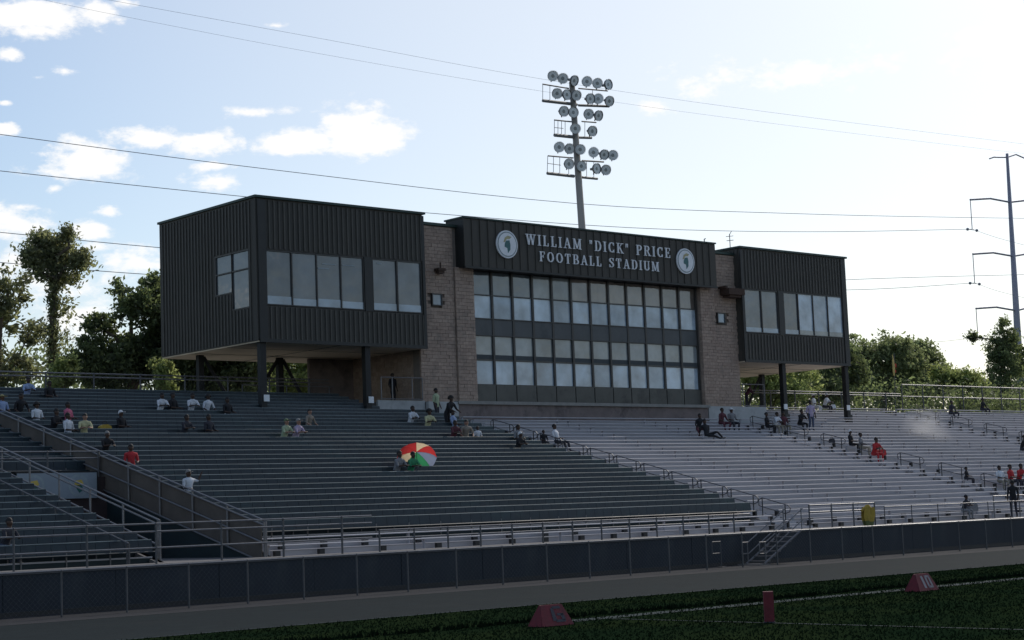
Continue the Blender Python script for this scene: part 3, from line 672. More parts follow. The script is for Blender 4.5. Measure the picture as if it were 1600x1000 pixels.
GL = {
 'I': (.36, stem(.18)), 'L': (.68, stem(.2)+rect(.2, .62, 0, 2*TH)+rect(.56, .62, 0, .3)),
 'W': (1.12, diag(.34, 0, .14, 1, T*.95)+diag(.34, 0, .56, 1, TH)+diag(.78, 0, .56, 1, T*.95)+diag(.78, 0, .99, 1, TH)+sf(.14, .93)+sf(.56, .93)+sf(.98, .93)),
 'A': (.84, diag(.14, 0, .42, 1, TH)+diag(.70, 0, .42, 1, T)+rect(.24, .6, .3, .3+2*TH)+sf(.14, 0)+sf(.70, 0)),
 'M': (1.0, stem(.16, t=TH)+stem(.84)+diag(.5, .05, .2, 1, T*.9)+diag(.5, .05, .8, 1, TH)),
 'D': (.84, stem(.2)+rect(.2, .42, 0, 2*TH)+rect(.2, .42, 1-2*TH, 1)+arc(.40, .5, .30, .46, -90, 90, 1)),
 'C': (.80, arc(.44, .5, .31, .46, 42, 318, 1)+rect(.64, .70, .68, .98)+rect(.64, .70, .02, .3)),
 'K': (.84, stem(.2)+diag(.26, .42, .66, 1, TH)+diag(.70, 0, .38, .58, T)+sf(.66, .93)+sf(.70, 0)),
 'P': (.74, stem(.2)+rect(.2, .42, .46, .46+2*TH)+rect(.2, .42, 1-2*TH, 1)+arc(.42, .73, .20, .23, -90, 90, 1, 10)),
 'R': (.86, stem(.2)+rect(.2, .42, .48, .48+2*TH)+rect(.2, .42, 1-2*TH, 1)+arc(.42, .74, .20, .22, -90, 90, 1, 10)+diag(.72, 0, .44, .5, T)+sf(.73, 0)),
 'E': (.74, stem(.2)+rect(.2, .64, 0, 2*TH)+rect(.2, .64, 1-2*TH, 1)+rect(.2, .5, .47, .47+2*TH)+rect(.6, .66, 0, .28)+rect(.6, .66, .74, 1)+rect(.46, .52, .38, .64)),
 'F': (.70, stem(.2)+rect(.2, .62, 1-2*TH, 1)+rect(.2, .48, .47, .47+2*TH)+rect(.58, .64, .72, 1)+rect(.44, .5, .38, .64)),
 'O': (.88, arc(.44, .5, .32, .46, 0, 360, 1, 24)), 
 'T': (.78, stem(.39, s1=False)+rect(.06, .72, 1-2*TH, 1)+rect(.06, .12, .72, 1)+rect(.66, .72, .72, 1)),
 'B': (.80, stem(.2)+rect(.2, .44, 0, 2*TH)+rect(.2, .44, .47, .47+2*TH)+rect(.2, .44, 1-2*TH, 1)+arc(.42, .74, .18, .22, -90, 90, 1, 10)+arc(.43, .26, .22, .22, -90, 90, 1, 10)),
 'S': (.70, ribbon([(.60, .76), (.55, .90), (.42, .96), (.26, .94), (.15, .82), (.17, .67), (.34, .54), (.52, .42), (.60, .27), (.54, .12), (.38, .04), (.22, .07), (.12, .22)], [TH, TH, TH, TH, .07, T, T, T, .08, TH, TH, TH, TH])+rect(.57, .63, .68, .98)+rect(.09, .15, .02, .32)),
 'U': (.86, stem(.2, .3, 1, s0=False)+stem(.68, .3, 1, t=TH, s0=False)+arc(.44, .32, .24, .28, 180, 360, 1)),
 '"': (.42, [[(.10, .62), (.14, .62), (.18, 1), (.06, 1)], [(.28, .62), (.32, .62), (.36, 1), (.24, 1)]]), ' ': (.5, [])}
def lettering(txt, x0, x1, z0, h):
    tot = sum(GL[c][0]+.22 for c in txt)-.22; k = (x1-x0)/tot; x = x0
    for c in txt:
        w, qs = GL[c]
        if qs:
            b = MB()
            for j, q in enumerate(qs):
                yo = 74.74 - .0007*j
                b.prism_y([(x+p[0]*k, z0+p[1]*h) for p in q], yo, 74.80)
            nm = 'letter' if c != '"' else 'quotation_mark'
            o = B(b, nm, M_SIGNW)
        x += (w+.22)*k
lettering('WILLIAM "DICK" PRICE', 67.42, 79.42, 15.33, .62)
lettering('FOOTBALL STADIUM', 68.42, 78.32, 14.42, .58)
for cx in (65.95, 80.72):
    b = MB(); disc(b, cx, 15.22, .80, 74.72, 74.80, 36, 0); disc(b, cx, 15.22, .73, 74.708, 74.719, 36, 1); disc(b, cx, 15.22, .66, 74.70, 74.707, 36, 0)
    cz = 15.22
    b.prism_y([(cx-.20, cz+.02), (cx-.10, cz+.20), (cx+.16, cz+.24), (cx+.22, cz-.02), (cx+.2, cz-.30), (cx+.02, cz-.50), (cx-.02, cz-.22), (cx-.22, cz-.16)], 74.69, 74.699, 2)
    b.prism_y([(cx-.30, cz+.10), (cx-.18, cz+.38), (cx+.05, cz+.50), (cx+.32, cz+.44), (cx+.18, cz+.32), (cx-.04, cz+.30), (cx-.18, cz+.12)], 74.69, 74.699, 3)
    B(b, 'round_crest', [M_SIGNW, M_GREY, mat('crest_green', (.06, .16, .16), .6), mat('crest_gold', (.42, .38, .22), .6)])

# antenna on the roof
t = thing('roof_antenna', 'thin roof antenna with small crossbars at the right press box corner', 'antenna', (86.4, 76, 16.6))
MB().tube((0, 0, -.0), (0, 0, .95), .03).build('mast', M_RAILD, t); MB().path([(-.35, 0, .75), (.35, 0, .85)], .02).path([(-.2, .1, .5), (.25, -.1, .55)], .02).tube((0, 0, .9), (.2, 0, 1.15), .02).build('crossbar', M_RAILD, t)
t = thing('roof_stub_pipe', 'short pipe standing at the right end of the fascia roof', 'pipe', (83.5, 75.6, 16.6))
MB().tube((0, 0, 0), (0, 0, .35), .035).tube((0, 0, .33), (.12, 0, .38), .035).build('pipe', M_RAILD, t)

# platform railings, side rails
def cage(name, label, X0, X1, Y, z0, z1, xs, extra=None):
    t = thing(name, label, 'railing', (X0, Y, z0))
    MB().tube((0, 0, z1-z0), (X1-X0, 0, z1-z0), .035).build('top_rail', M_GALV, t); MB().tube((0, 0, .04), (X1-X0, 0, .04), .03).build('rail', M_GALV, t)
    for x in xs: MB().tube((x-X0, 0, 0), (x-X0, 0, z1-z0), .035).build('post', M_GALV, t)
    for y in (.0,): pass
    return t
cage('platform_railing', 'grey pipe cage railing on the pale wall under the left press box', 57.2, 60.0, 75.4, 6.32, 7.52, (57.2, 57.95, 59.3, 60.0))
t = cage('platform_railing', 'rail on the pale wall beneath the right press box', 86.2, 88.3, 75.4, 6.28, 7.7, (86.2, 88.3))
pipe_fence('top_fence', 'two pipe fence along the top of the left stand before the trees', 10, 57.0, 2.6, 79.9, 6.3, 7.74, [7.74, 7.56], mesh_step=.2, firstx=11.5, rp=.045, rr=.035)
pipe_fence('top_fence', 'two pipe fence along the top of the right stand behind the press box posts', 88.6, 109.0, 2.6, 79.9, 6.3, 7.76, [7.76, 7.60], mesh_step=.2, firstx=89, rp=.045, rr=.035)
pipe_fence('top_fence', 'taller fence with middle rail along the top of the farthest stand', 109.2, 140, 2.6, 79.9, 6.3, 8.46, [8.46, 7.58], mesh_step=.2, rp=.045, rr=.04)
pipe_fence('guard_rail', 'short grey rail beside the platform under the left press box', 51.0, 56.9, 1.4, 79.3, 6.3, 7.3, [7.3], cat='railing')

# ------------------------------------------------------------------ light tower
LY = 88.0
base = at(909.6, 359, LY); top = at(893.5, 128, LY)
dirv = (top-base); bot = base + dirv*((GZ-base[2])/dirv[2])
LT = thing('floodlight_tower', 'tall weathered floodlight pole with three banks of round lamps behind the building', 'floodlight', bot)
MB().tube((0, 0, 0), tuple(top-bot), .36, .20, 12).build('pole', M_POLE, LT, smooth=True)
def lampc(zx, zy): return at(820+zx/3.571, 90+zy/3.571, LY) - bot
lm = MB()
lm.tube((0, -.12, 0), (0, -.10, 0), .36, .36, 16, 1); lm.tube((0, -.135, 0), (0, -.12, 0), .11, .13, 10, 2); lm.tube((0, -.16, 0), (0, .02, 0), .37, .34, 16, 0, cap=False); lm.tube((0, .02, 0), (0, .30, 0), .30, .10, 14, 0); lm.tube((0, .30, 0), (0, .45, 0), .10, .09, 8, 0); lm.tube((0, -.19, 0), (0, -.12, 0), .40, .40, 16, 0, cap=False)
lampme = lm.mesh('floodlamp', [M_LAMPM, M_LAMPG, mat('lamp_bulb', (.32, .34, .33), .3)])
brme = MB().box(-.03, .03, .1, .16, -.42, -.2).tube((-.2, .1, -.1), (0, .13, -.3), .02).tube((.2, .1, -.1), (0, .13, -.3), .02).mesh('lamp_bracket', M_LAMPM)
L1 = [(134, 108), (190, 122), (250, 133), (325, 140), (383, 150), (440, 157), (157, 205), (210, 213), (263, 215), (340, 235), (388, 237), (447, 247), (193, 305), (247, 312), (332, 320), (386, 328),
      (260, 400), (352, 415), (170, 505), (226, 512), (287, 518), (363, 535), (418, 545), (470, 550), (222, 598), (292, 610), (375, 625), (428, 630)]
for (a, c) in L1:
    p = lampc(a, c); p[1] -= .35
    lo = put('floodlamp', lampme, LT, p, (rnd.uniform(.05, .35), rnd.uniform(-.1, .1), rnd.uniform(-.65, .1))); put('lamp_bracket', brme, lo)
for (a0, c0, a1, c1, w) in ((100, 148, 245, 172, .05), (300, 172, 462, 186, .05), (100, 240, 290, 262, .11), (300, 266, 470, 272, .09), (165, 348, 260, 358, .05), (318, 356, 398, 362, .05), (165, 432, 300, 446, .12), (300, 446, 372, 448, .09),
                            (130, 548, 270, 560, .05), (320, 575, 440, 582, .06), (125, 645, 275, 662, .11), (320, 668, 405, 676, .09)):
    p, q = lampc(a0, c0), lampc(a1, c1)
    q[2] = q[2]; MB().path([tuple(p), tuple(q)], w).build('crossarm', M_LAMPM, LT)
for (a0, c0, a1, c1) in ((100, 148, 100, 240), (165, 348, 165, 432), (128, 548, 125, 645), (205, 350, 205, 436), (185, 350, 185, 434), (160, 552, 160, 648), (195, 556, 195, 652), (245, 560, 245, 656), (345, 578, 345, 670), (385, 580, 385, 672),
                         (165, 390, 215, 395), (128, 590, 200, 600), (335, 356, 335, 444), (225, 352, 225, 438), (140, 152, 140, 244), (378, 180, 378, 268)):
    MB().path([tuple(lampc(a0, c0)), tuple(lampc(a1, c1))], .022).build('cage_bar', M_LAMPM, LT)

# ------------------------------------------------------------------ transmission pylon and wires
PY = 140.0
def AP(x, y): return at(x, y, PY)
pt, pb = AP(1573.5, 240), AP(1597, 640); dv = pt-pb; gb = pb+dv*((GZ-pb[2])/dv[2])
TP = thing('transmission_pylon', 'tall tapering steel power pylon with curved arms at the right edge', 'pylon', gb)
MB().tube((0, 0, 0), tuple(pt-gb), .78, .20, 12).build('mast', M_PYLON, TP, smooth=True)
def on_mast(py): s = (py-240)/400; return pt+(pb-pt)*s
INS = []
for (my, tipx, tipy, insy) in ((246, 1546, 248, None), (317, 1516, 312, 358), (402, 1520, 397, 442), (487, 1525, 482, 527)):
    a = on_mast(my)-gb; tip = AP(tipx, tipy)-gb; ww = (.10 if insy is None else .14)
    mid = (a+tip)/2; mid[2] += .35 if insy else .1; q3 = tip+(a-tip)*.25; q3[2] += .18
    MB().path([tuple(a), tuple(mid), tuple(q3), tuple(tip)], ww, 8).build('arm', M_PYLON, TP)
    mt = a + (a-tip); mt[2] = tip[2]+1.0; m2 = (a+mt)/2; m2[2] += .5
    MB().path([tuple(a), tuple(m2), tuple(mt)], ww, 8).build('arm', M_PYLON, TP)
    if insy:
        e = AP(tipx+3, insy)-gb; MB().tube(tuple(tip), tuple(e), .06).build('insulator', M_PYLON, TP)
        e2 = mt.copy(); e2[2] -= 4; MB().tube(tuple(mt), tuple(e2), .06).build('insulator', M_PYLON, TP)
        b = MB()
        for dx in (-1.1, 1.1): b.ball((e[0]+dx, e[1], e[2]-.1), .22, n=6, k=4)
        b.tube((e[0]-1.1, e[1], e[2]-.1), (e[0]+1.1, e[1], e[2]-.1), .04); b.build('clamp', M_PYLON, TP); INS.append(AP(tipx+3, insy))
def wire(label, pts, r=.032, Y=PY, name='power_line'):
    P = [at(x, y, Y) for x, y in pts]
    # smooth sag through the points
    out = []
    n = len(P)
    for i in range(n-1):
        p0 = P[max(0, i-1)]; p1 = P[i]; p2 = P[i+1]; p3 = P[min(n-1, i+2)]
        for s in range(6):
            t_ = s/6; out.append(.5*((2*p1)+(-p0+p2)*t_+(2*p0-5*p1+4*p2-p3)*t_*t_+(-p0+3*p1-3*p2+p3)*t_**3))
    out.append(P[-1]); b = MB(); b.path([tuple(p) for p in out], r, 5)
    tag(b.build(name, M_WIRE), label, 'power line', 'power lines across the sky')
wire('topmost of the two dark wires crossing in front of the floodlight pole', [(-200, 184), (0, 210), (400, 262), (900, 318), (1250, 334), (1520, 340), (1700, 342)])
wire('lower dark wire passing just above the roof to the pylon insulator', [(-200, 244), (0, 267), (390, 308), (660, 332), (920, 352), (1100, 360), (1300, 362), (1519, 358)])
wire('wire crossing behind the crown of the slender tree', [(-200, 344), (0, 363), (250, 387), (700, 425), (1100, 447), (1325, 453), (1523, 442)])
wire('wire below the slender tree crown running behind the left press box', [(-200, 392), (0, 410), (250, 430), (700, 455), (1200, 450), (1326, 437), (1600, 429)])
wire('faint high wire running down from the top edge to the floodlights', [(100, -12), (215, 8), (500, 60), (850, 124), (1200, 175), (1600, 225)], .013)
wire('fainter high wire just below the topmost one', [(60, -2), (190, 25), (500, 84), (850, 143), (1200, 192), (1600, 240)], .011)
wire('low wire among the left trees, upper of two', [(-200, 515), (0, 525), (250, 536), (700, 548), (1200, 548), (1440, 536), (1528, 527)], .024)
wire('lowest wire among the left trees', [(-200, 545), (0, 552), (250, 566), (700, 580), (1100, 590)], .02)
wire('wire leaving the middle insulator towards the right edge', [(1523, 442), (1560, 455), (1620, 470)], .024)
wire('wire leaving the upper insulator towards the right edge', [(1519, 358), (1560, 372), (1620, 388)], .024)

# ------------------------------------------------------------------ trees
def leaf_mat(name, col, tcol):
    m = bpy.data.materials.new(name); m.use_nodes = True; nt = m.node_tree; N = nt.nodes.new; L = nt.links.new; b = nt.nodes['Principled BSDF']
    b.inputs['Roughness'].default_value = .6; b.inputs['Specular IOR Level'].default_value = .25
    tc = N('ShaderNodeTexCoord'); n = N('ShaderNodeTexNoise'); n.inputs['Scale'].default_value = .6; n.inputs['Detail'].default_value = 5; L(tc.outputs['Object'], n.inputs['Vector'])
    geo = N('ShaderNodeNewGeometry'); rp = N('ShaderNodeMath'); rp.operation = 'MULTIPLY_ADD'; L(geo.outputs['Random Per Island'], rp.inputs[0]); rp.inputs[1].default_value = .7; rp.inputs[2].default_value = .65
    mr = N('ShaderNodeMapRange'); mr.inputs['From Min'].default_value = .3; mr.inputs['From Max'].default_value = .7; mr.inputs['To Min'].default_value = .6; mr.inputs['To Max'].default_value = 1.4; L(n.outputs['Fac'], mr.inputs['Value'])
    mu = N('ShaderNodeMath'); mu.operation = 'MULTIPLY'; L(rp.outputs[0], mu.inputs[0]); L(mr.outputs[0], mu.inputs[1])
    s = N('ShaderNodeVectorMath'); s.operation = 'SCALE'; s.inputs[0].default_value = col; L(mu.outputs[0], s.inputs['Scale']); L(s.outputs[0], b.inputs['Base Color'])
    tr = N('ShaderNodeBsdfTranslucent'); s2 = N('ShaderNodeVectorMath'); s2.operation = 'SCALE'; s2.inputs[0].default_value = tcol; L(mu.outputs[0], s2.inputs['Scale']); L(s2.outputs[0], tr.inputs['Color'])
    mx = N('ShaderNodeMixShader'); mx.inputs[0].default_value = .5; L(b.outputs[0], mx.inputs[1]); L(tr.outputs[0], mx.inputs[2]); L(mx.outputs[0], nt.nodes['Material Output'].inputs[0])
    return m
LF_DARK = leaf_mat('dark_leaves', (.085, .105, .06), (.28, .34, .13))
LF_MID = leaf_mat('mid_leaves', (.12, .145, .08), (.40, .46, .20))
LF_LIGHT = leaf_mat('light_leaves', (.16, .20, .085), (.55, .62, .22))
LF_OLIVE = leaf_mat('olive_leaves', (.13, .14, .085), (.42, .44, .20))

def tree(name, label, lobes, Y, lm, n, trunk, leaf=.26, clump=.85, ivy=None, cat='tree', group='trees beyond the stands', tw=.28):
    """lobes: (px, py, rx, ry) in picture units at depth Y; each becomes an ellipsoid of real size"""
    bx_, by_ = trunk[0]; p0 = at(bx_, by_, Y); foot = np.array([p0[0], Y, GZ])
    T_ = thing(name, label, cat, foot, group)
    C_ = []
    for (x, y, rx, ry) in lobes:
        c = at(x, y, Y); dpt = c@FWD; k = dpt/F; ry_ = max(rx, ry)*.8*k
        C_.append((c+np.array([0, rnd.uniform(-1, 1), 0]), rx*k*1.05, ry_, ry*k))
    # trunk and limbs
    b = MB(); pts = [at(x, y, Y) for x, y in trunk]; pts = [foot]+pts; nseg = len(pts)-1
    for i in range(nseg):
        b.tube(tuple(pts[i]-foot), tuple(pts[i+1]-foot), tw*(1-.75*i/nseg), tw*(1-.75*(i+1)/nseg), 8, cap=False)
    for (c, a, bb, h) in C_:
        src = min(pts[1:], key=lambda q: np.linalg.norm(q-(c-np.array([0, 0, h]))))
        if src[2] > c[2]: src = pts[min(1, nseg)]
        midp = (src+c)/2 + rng.normal(0, .25, 3)
        b.tube(tuple(src-foot), tuple(midp-foot), tw*.4, tw*.28, 6, cap=False); b.tube(tuple(midp-foot), tuple(c-foot), tw*.28, tw*.1, 6, cap=False)
        for j in range(6):
            d = rng.normal(0, 1, 3); d /= np.linalg.norm(d); e = c+d*np.array([a, bb, h])*.9
            b.tube(tuple(c-foot), tuple(e-foot), tw*.12, .015, 4, cap=False)
    b.build('trunk', M_TRUNK, T_, smooth=True)
    vol = np.array([a*bb*h for (_, a, bb, h) in C_])**.75; w = vol/vol.sum()
    n = int(n*1.7); leaf *= .78; ncl = max(20, n//30); V = []
    idx = rng.choice(len(C_), ncl, p=w)
    for i in idx:
        c, a, bb, h = C_[i]
        d = rng.normal(0, 1, 3); d /= np.linalg.norm(d); r = rng.uniform(.2, 1)**.5 * rng.uniform(.78, 1.2)
        cc = c + d*r*np.array([a, bb, h]) - foot
        m = int(rng.uniform(14, 46)); cs = clump*rng.uniform(.35, 1.05)
        pp = cc + rng.normal(0, .42, (m, 3))*cs*np.array([1, 1, .75]); V.append(pp)
    if ivy:
        for (x, y, rx, ry, m) in ivy:
            c = at(x, y, Y)-foot; k = (c+foot)@FWD/F
            V.append(c+rng.normal(0, 1, (m, 3))*np.array([rx*k, rx*k, ry*k])*.5)
    P = np.concatenate(V); m = len(P)
    u = rng.normal(0, 1, (m, 3)); u /= np.linalg.norm(u, axis=1)[:, None]; v = np.cross(u, rng.normal(0, 1, (m, 3))); v /= np.linalg.norm(v, axis=1)[:, None]
    s = (leaf*rng.uniform(.55, 1.3, m))[:, None]; q = np.stack([P-u*s, P-v*s*.45, P+u*s, P+v*s*.45], 1).reshape(-1, 3)
    q[:, 2] = np.maximum(q[:, 2], .02)
    me = bpy.data.meshes.new('crown'); me.vertices.add(4*m); me.vertices.foreach_set('co', q.ravel().astype('f'))
    me.loops.add(4*m); me.loops.foreach_set('vertex_index', np.arange(4*m)); me.polygons.add(m); me.polygons.foreach_set('loop_start', np.arange(0, 4*m, 4)); me.polygons.foreach_set('loop_total', np.full(m, 4))
    me.materials.append(lm); me.update(); me.validate(); put('crown', me, T_)
    return T_

tree('slender_tree', 'tall slender tree with ivy covered trunk rising above the left trees', [(88, 392, 30, 28), (70, 372, 14, 12), (100, 368, 14, 10), (48, 402, 13, 16), (60, 425, 14, 12), (118, 412, 18, 20), (125, 432, 10, 10), (92, 430, 20, 20), (104, 395, 20, 18)], 104, LF_OLIVE, 5600, [(82, 620), (83, 560), (82, 500), (88, 440), (90, 400)],
     leaf=.20, clump=.85, ivy=[(83, 480, 9, 60, 900), (83, 570, 10, 60, 1100), (60, 518, 26, 18, 420), (100, 480, 20, 22, 260), (96, 530, 22, 26, 250), (45, 400, 14, 16, 150)], tw=.35)
tree('leafy_tree', 'leafy tree cut by the left edge of the picture', [(5, 460, 34, 36), (-40, 480, 50, 50), (22, 500, 24, 24), (12, 580, 34, 30), (35, 525, 18, 20), (-30, 560, 50, 50)], 100, LF_OLIVE, 5200, [(-5, 620), (0, 520), (5, 470)], leaf=.22, clump=.8)
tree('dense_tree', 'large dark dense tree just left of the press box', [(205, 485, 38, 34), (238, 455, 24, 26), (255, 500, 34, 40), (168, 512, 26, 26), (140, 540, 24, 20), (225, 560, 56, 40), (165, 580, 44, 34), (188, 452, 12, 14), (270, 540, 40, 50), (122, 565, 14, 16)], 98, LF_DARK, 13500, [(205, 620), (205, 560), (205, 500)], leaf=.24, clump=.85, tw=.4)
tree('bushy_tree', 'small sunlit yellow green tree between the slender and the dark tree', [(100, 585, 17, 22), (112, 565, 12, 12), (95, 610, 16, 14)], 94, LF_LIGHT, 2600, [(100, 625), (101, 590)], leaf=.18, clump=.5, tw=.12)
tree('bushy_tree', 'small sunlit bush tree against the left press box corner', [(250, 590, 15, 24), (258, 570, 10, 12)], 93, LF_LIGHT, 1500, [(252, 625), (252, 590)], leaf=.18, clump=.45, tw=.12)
tree('dense_tree', 'dark tree seen below the left half of the left press box', [(320, 560, 60, 44), (380, 555, 50, 46), (300, 600, 50, 30), (360, 600, 60, 28)], 96, LF_DARK, 12000, [(340, 640), (340, 580)], leaf=.22)
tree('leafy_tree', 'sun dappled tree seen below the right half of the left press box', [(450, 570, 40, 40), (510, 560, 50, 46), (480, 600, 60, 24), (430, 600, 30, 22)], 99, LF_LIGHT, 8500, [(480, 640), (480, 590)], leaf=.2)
tree('leafy_tree', 'tree filling the gap under the left press box beside the brick block', [(590, 560, 50, 46), (560, 600, 50, 30), (630, 590, 40, 30)], 97, LF_MID, 6000, [(590, 640), (590, 590)], leaf=.2)
tree('leafy_tree', 'light green tree seen below the right press box', [(1190, 590, 40, 30), (1235, 585, 40, 30), (1160, 580, 30, 30), (1215, 610, 60, 18)], 100, LF_LIGHT, 9000, [(1205, 640), (1205, 600)], leaf=.22)
tree('dense_tree', 'dark tree directly behind the outer post of the right press box', [(1290, 590, 36, 30), (1320, 580, 34, 40), (1270, 610, 50, 18)], 102, LF_DARK, 9000, [(1300, 640), (1300, 600)], leaf=.24)
tree('broad_tree', 'broad round tree right of the right press box', [(1350, 560, 40, 34), (1385, 555, 40, 32), (1420, 565, 34, 32), (1350, 595, 44, 26), (1400, 600, 50, 22), (1330, 545, 18, 18)], 112, LF_MID, 15000, [(1380, 640), (1380, 600), (1380, 570)], leaf=.28, clump=1.0, tw=.4)
tree('broad_tree', 'second broad tree between the round tree and the pylon', [(1450, 570, 34, 30), (1430, 550, 22, 18), (1470, 590, 34, 24), (1440, 600, 40, 20)], 116, LF_MID, 9500, [(1450, 640), (1450, 590)], leaf=.28, clump=1.0, tw=.36)
tree('bushy_tree', 'low bright green tree left of the pylon', [(1500, 595, 32, 17), (1480, 585, 20, 14), (1520, 600, 20, 12)], 108, LF_LIGHT, 4200, [(1500, 640), (1500, 605)], leaf=.24, tw=.2)
tree('airy_tree', 'airy tree with a reaching branch in front of the pylon', [(1570, 530, 20, 26), (1555, 545, 18, 24), (1560, 580, 34, 34), (1530, 525, 13, 9), (1575, 505, 12, 10), (1590, 560, 22, 34), (1545, 610, 34, 18)], 120, LF_DARK, 9500, [(1572, 650), (1570, 590), (1568, 540)], leaf=.24, clump=.8, tw=.34)
tree('broad_tree', 'tree mass cut by the right edge of the picture', [(1640, 580, 44, 40), (1610, 600, 34, 30)], 124, LF_DARK, 5000, [(1640, 650), (1640, 600)], leaf=.28)
b = MB()
# low scrub along the foot of the trees, uncountable
Ps = []
for k in range(2600):
    x = rng.uniform(30, 250); y = 104+rng.uniform(-6, 16)+max(0, x-120)*.12
    Ps.append(np.array([x, y, y*rng.uniform(.055, .106)])+rng.normal(0, .6, (52, 3)))
P = np.concatenate(Ps); m = len(P); u = rng.normal(0, 1, (m, 3)); u /= np.linalg.norm(u, axis=1)[:, None]; v = np.cross(u, rng.normal(0, 1, (m, 3))); v /= np.linalg.norm(v, axis=1)[:, None]
s = .2*rng.uniform(.6, 1.3, (m, 1)); q = np.stack([P-u*s, P-v*s*.5, P+u*s, P+v*s*.5], 1).reshape(-1, 3); q[:, 2] = np.maximum(q[:, 2], GZ)
me = bpy.data.meshes.new('undergrowth'); me.vertices.add(4*m); me.vertices.foreach_set('co', q.ravel().astype('f')); me.loops.add(4*m); me.loops.foreach_set('vertex_index', np.arange(4*m)); me.polygons.add(m); me.polygons.foreach_set('loop_start', np.arange(0, 4*m, 4)); me.polygons.foreach_set('loop_total', np.full(m, 4)); me.materials.append(LF_DARK); me.update(); me.validate()
tag(put('undergrowth', me), 'tangled dark undergrowth behind the top fence', 'undergrowth', kind='stuff')

# flag
fp = at(1398, 618, 82.0); ft = at(1397, 552, 82.0)
t = thing('corner_flag', 'thin pole with a small yellow and red flag above the top fence', 'flag', fp)
MB().tube((0, 0, -1), tuple(ft-fp), .03).build('flagpole', M_RAILD, t)
b = MB(); z0_ = (ft-fp)[2]
fl = [(0, -.1), (.06, -.25), (.14, -.6), (.2, -1.0), (.16, -1.4), (.1, -1.75), (-.02, -1.7), (-.08, -1.2), (-.06, -.7), (-.02, -.3)]
b.prism_y([(x, z0_+z) for x, z in fl], -.05, .0, 0); b.build('flag_cloth', mat('flag_yellow', (.55, .42, .14), .8, 0, .3, 6), t)
b = MB().prism_y([(.2, z0_-.75), (.38, z0_-.85), (.36, z0_-1.1), (.2, z0_-1.0)], -.05, 0); b.prism_y([(.17, z0_-1.25), (.32, z0_-1.3), (.28, z0_-1.5), (.15, z0_-1.45)], -.05, 0); b.build('flag_red_part', mat('flag_red', (.5, .06, .03), .8), t)

# ------------------------------------------------------------------ sideline markers
def yard_marker(label, x, y, rz, with_mark):
    t = thing('yard_marker', label, 'field marker', (x, y, GZ), 'red yard markers on the sideline'); t.rotation_euler = (0, 0, rz)
    for s in (-1, 1):
        b = MB(); b.v = [(-.46, s*.24, 0), (.46, s*.24, 0), (.30, s*.03, .44), (-.30, s*.03, .44), (-.46, s*.21, 0), (.46, s*.21, 0), (.30, s*.0, .42), (-.30, s*.0, .42)]
        b.f = [(0, 1, 2, 3), (4, 7, 6, 5), (0, 4, 5, 1), (1, 5, 6, 2), (2, 6, 7, 3), (3, 7, 4, 0)]; b.m = [0]*6; b.build('panel', M_RED, t)
    b = MB()
    for s in (-1, 1): b.v += [(s*.46, -.24, 0), (s*.46, .24, 0), (s*.3, 0, .44)]
    b.f = [(0, 1, 2), (3, 5, 4)]; b.m = [0, 0]; tag(b.build('end_panel', M_RED, t), kind='stuff')
    def face(pl, m, nm):   # flat print on the front panel: (x, s) with s running up the slope
        b = MB(); off = .006
        for q in pl:
            i = len(b.v); b.v += [(p[0], -.24+.21*p[1]-off, .44*p[1]+off) for p in q]; b.f.append((i, i+1, i+2, i+3)); b.m.append(0)
        b.build(nm, m, t)
    if with_mark == 'G':
        face([[(-.02, .15), (.26, .15), (.26, .27), (-.02, .27)], [(-.10, .22), (.02, .22), (.0, .82), (-.08, .82)], [(-.02, .78), (.22, .78), (.2, .9), (-.02, .9)], [(.16, .22), (.27, .22), (.25, .55), (.16, .55)], [(.06, .45), (.25, .45), (.24, .56), (.06, .56)]], M_NAVY, 'letter_mark')
    else:
        face([[(-.16, .15), (-.06, .15), (-.06, .85), (-.16, .85)], [(.02, .15), (.26, .15), (.26, .27), (.02, .27)], [(.02, .75), (.24, .75), (.24, .87), (.02, .87)], [(.02, .15), (.1, .15), (.1, .87), (.02, .87)], [(.18, .15), (.26, .15), (.24, .87), (.17, .87)]], M_MARKW, 'number_mark')
yard_marker('red wedge shaped yard marker with dark letter, nearest the bottom middle', 25.85, 28.35, 0, 'G')
yard_marker('red wedge shaped yard marker with grey number, farther off at the right', 38.8, 28.15, .05, '1')
t = thing('end_pylon', 'upright red foam pylon standing on the turf between the two yard markers', 'field marker', (28.0, 24.1, GZ))
t.rotation_euler = (0, 0, -.80)
MB().profile_x([(-.10, .02), (.10, .02), (.10, .60), (.085, .625), (-.085, .625), (-.10, .60)], -.10, .10).build('foam_block', M_RED, t)
MB().box(-.11, .11, -.11, .11, 0, .02).build('base_pad', M_NAVY, t)
# yellow coat hung over the rail
c = at(1355, 808, 48.5)
t = thing('yellow_coat', 'yellow coat hung over the guard rail below the bare benches', 'coat', c)
b = MB(); NX, NZ = 8, 8
for i in range(NX+1):
    for j in range(NZ+1):
        u_, v_ = i/NX, j/NZ; z_ = .42-.95*v_; w_ = .30+.06*math.sin(v_*5)
        b.v.append(((u_-.5)*2*w_, -.13+.05*math.sin(u_*11+v_*3)-.04*v_, z_+.03*math.sin(u_*7)))
for i in range(NX):
    for j in range(NZ): k = i*(NZ+1)+j; b.f.append((k, k+NZ+1, k+NZ+2, k+1)); b.m.append(0 if j < 5 else 1)
n0_ = len(b.v); b.v += [(p[0]*.9, p[1]+.18, p[2]) for p in b.v[:n0_]]; b.f += [tuple(n0_+k for k in reversed(f)) for f in b.f[:]]; b.m += b.m[:]
b.build('cloth', [M_YELLOW, mat('olive_cloth', (.12, .13, .04), .8)], t, smooth=True)
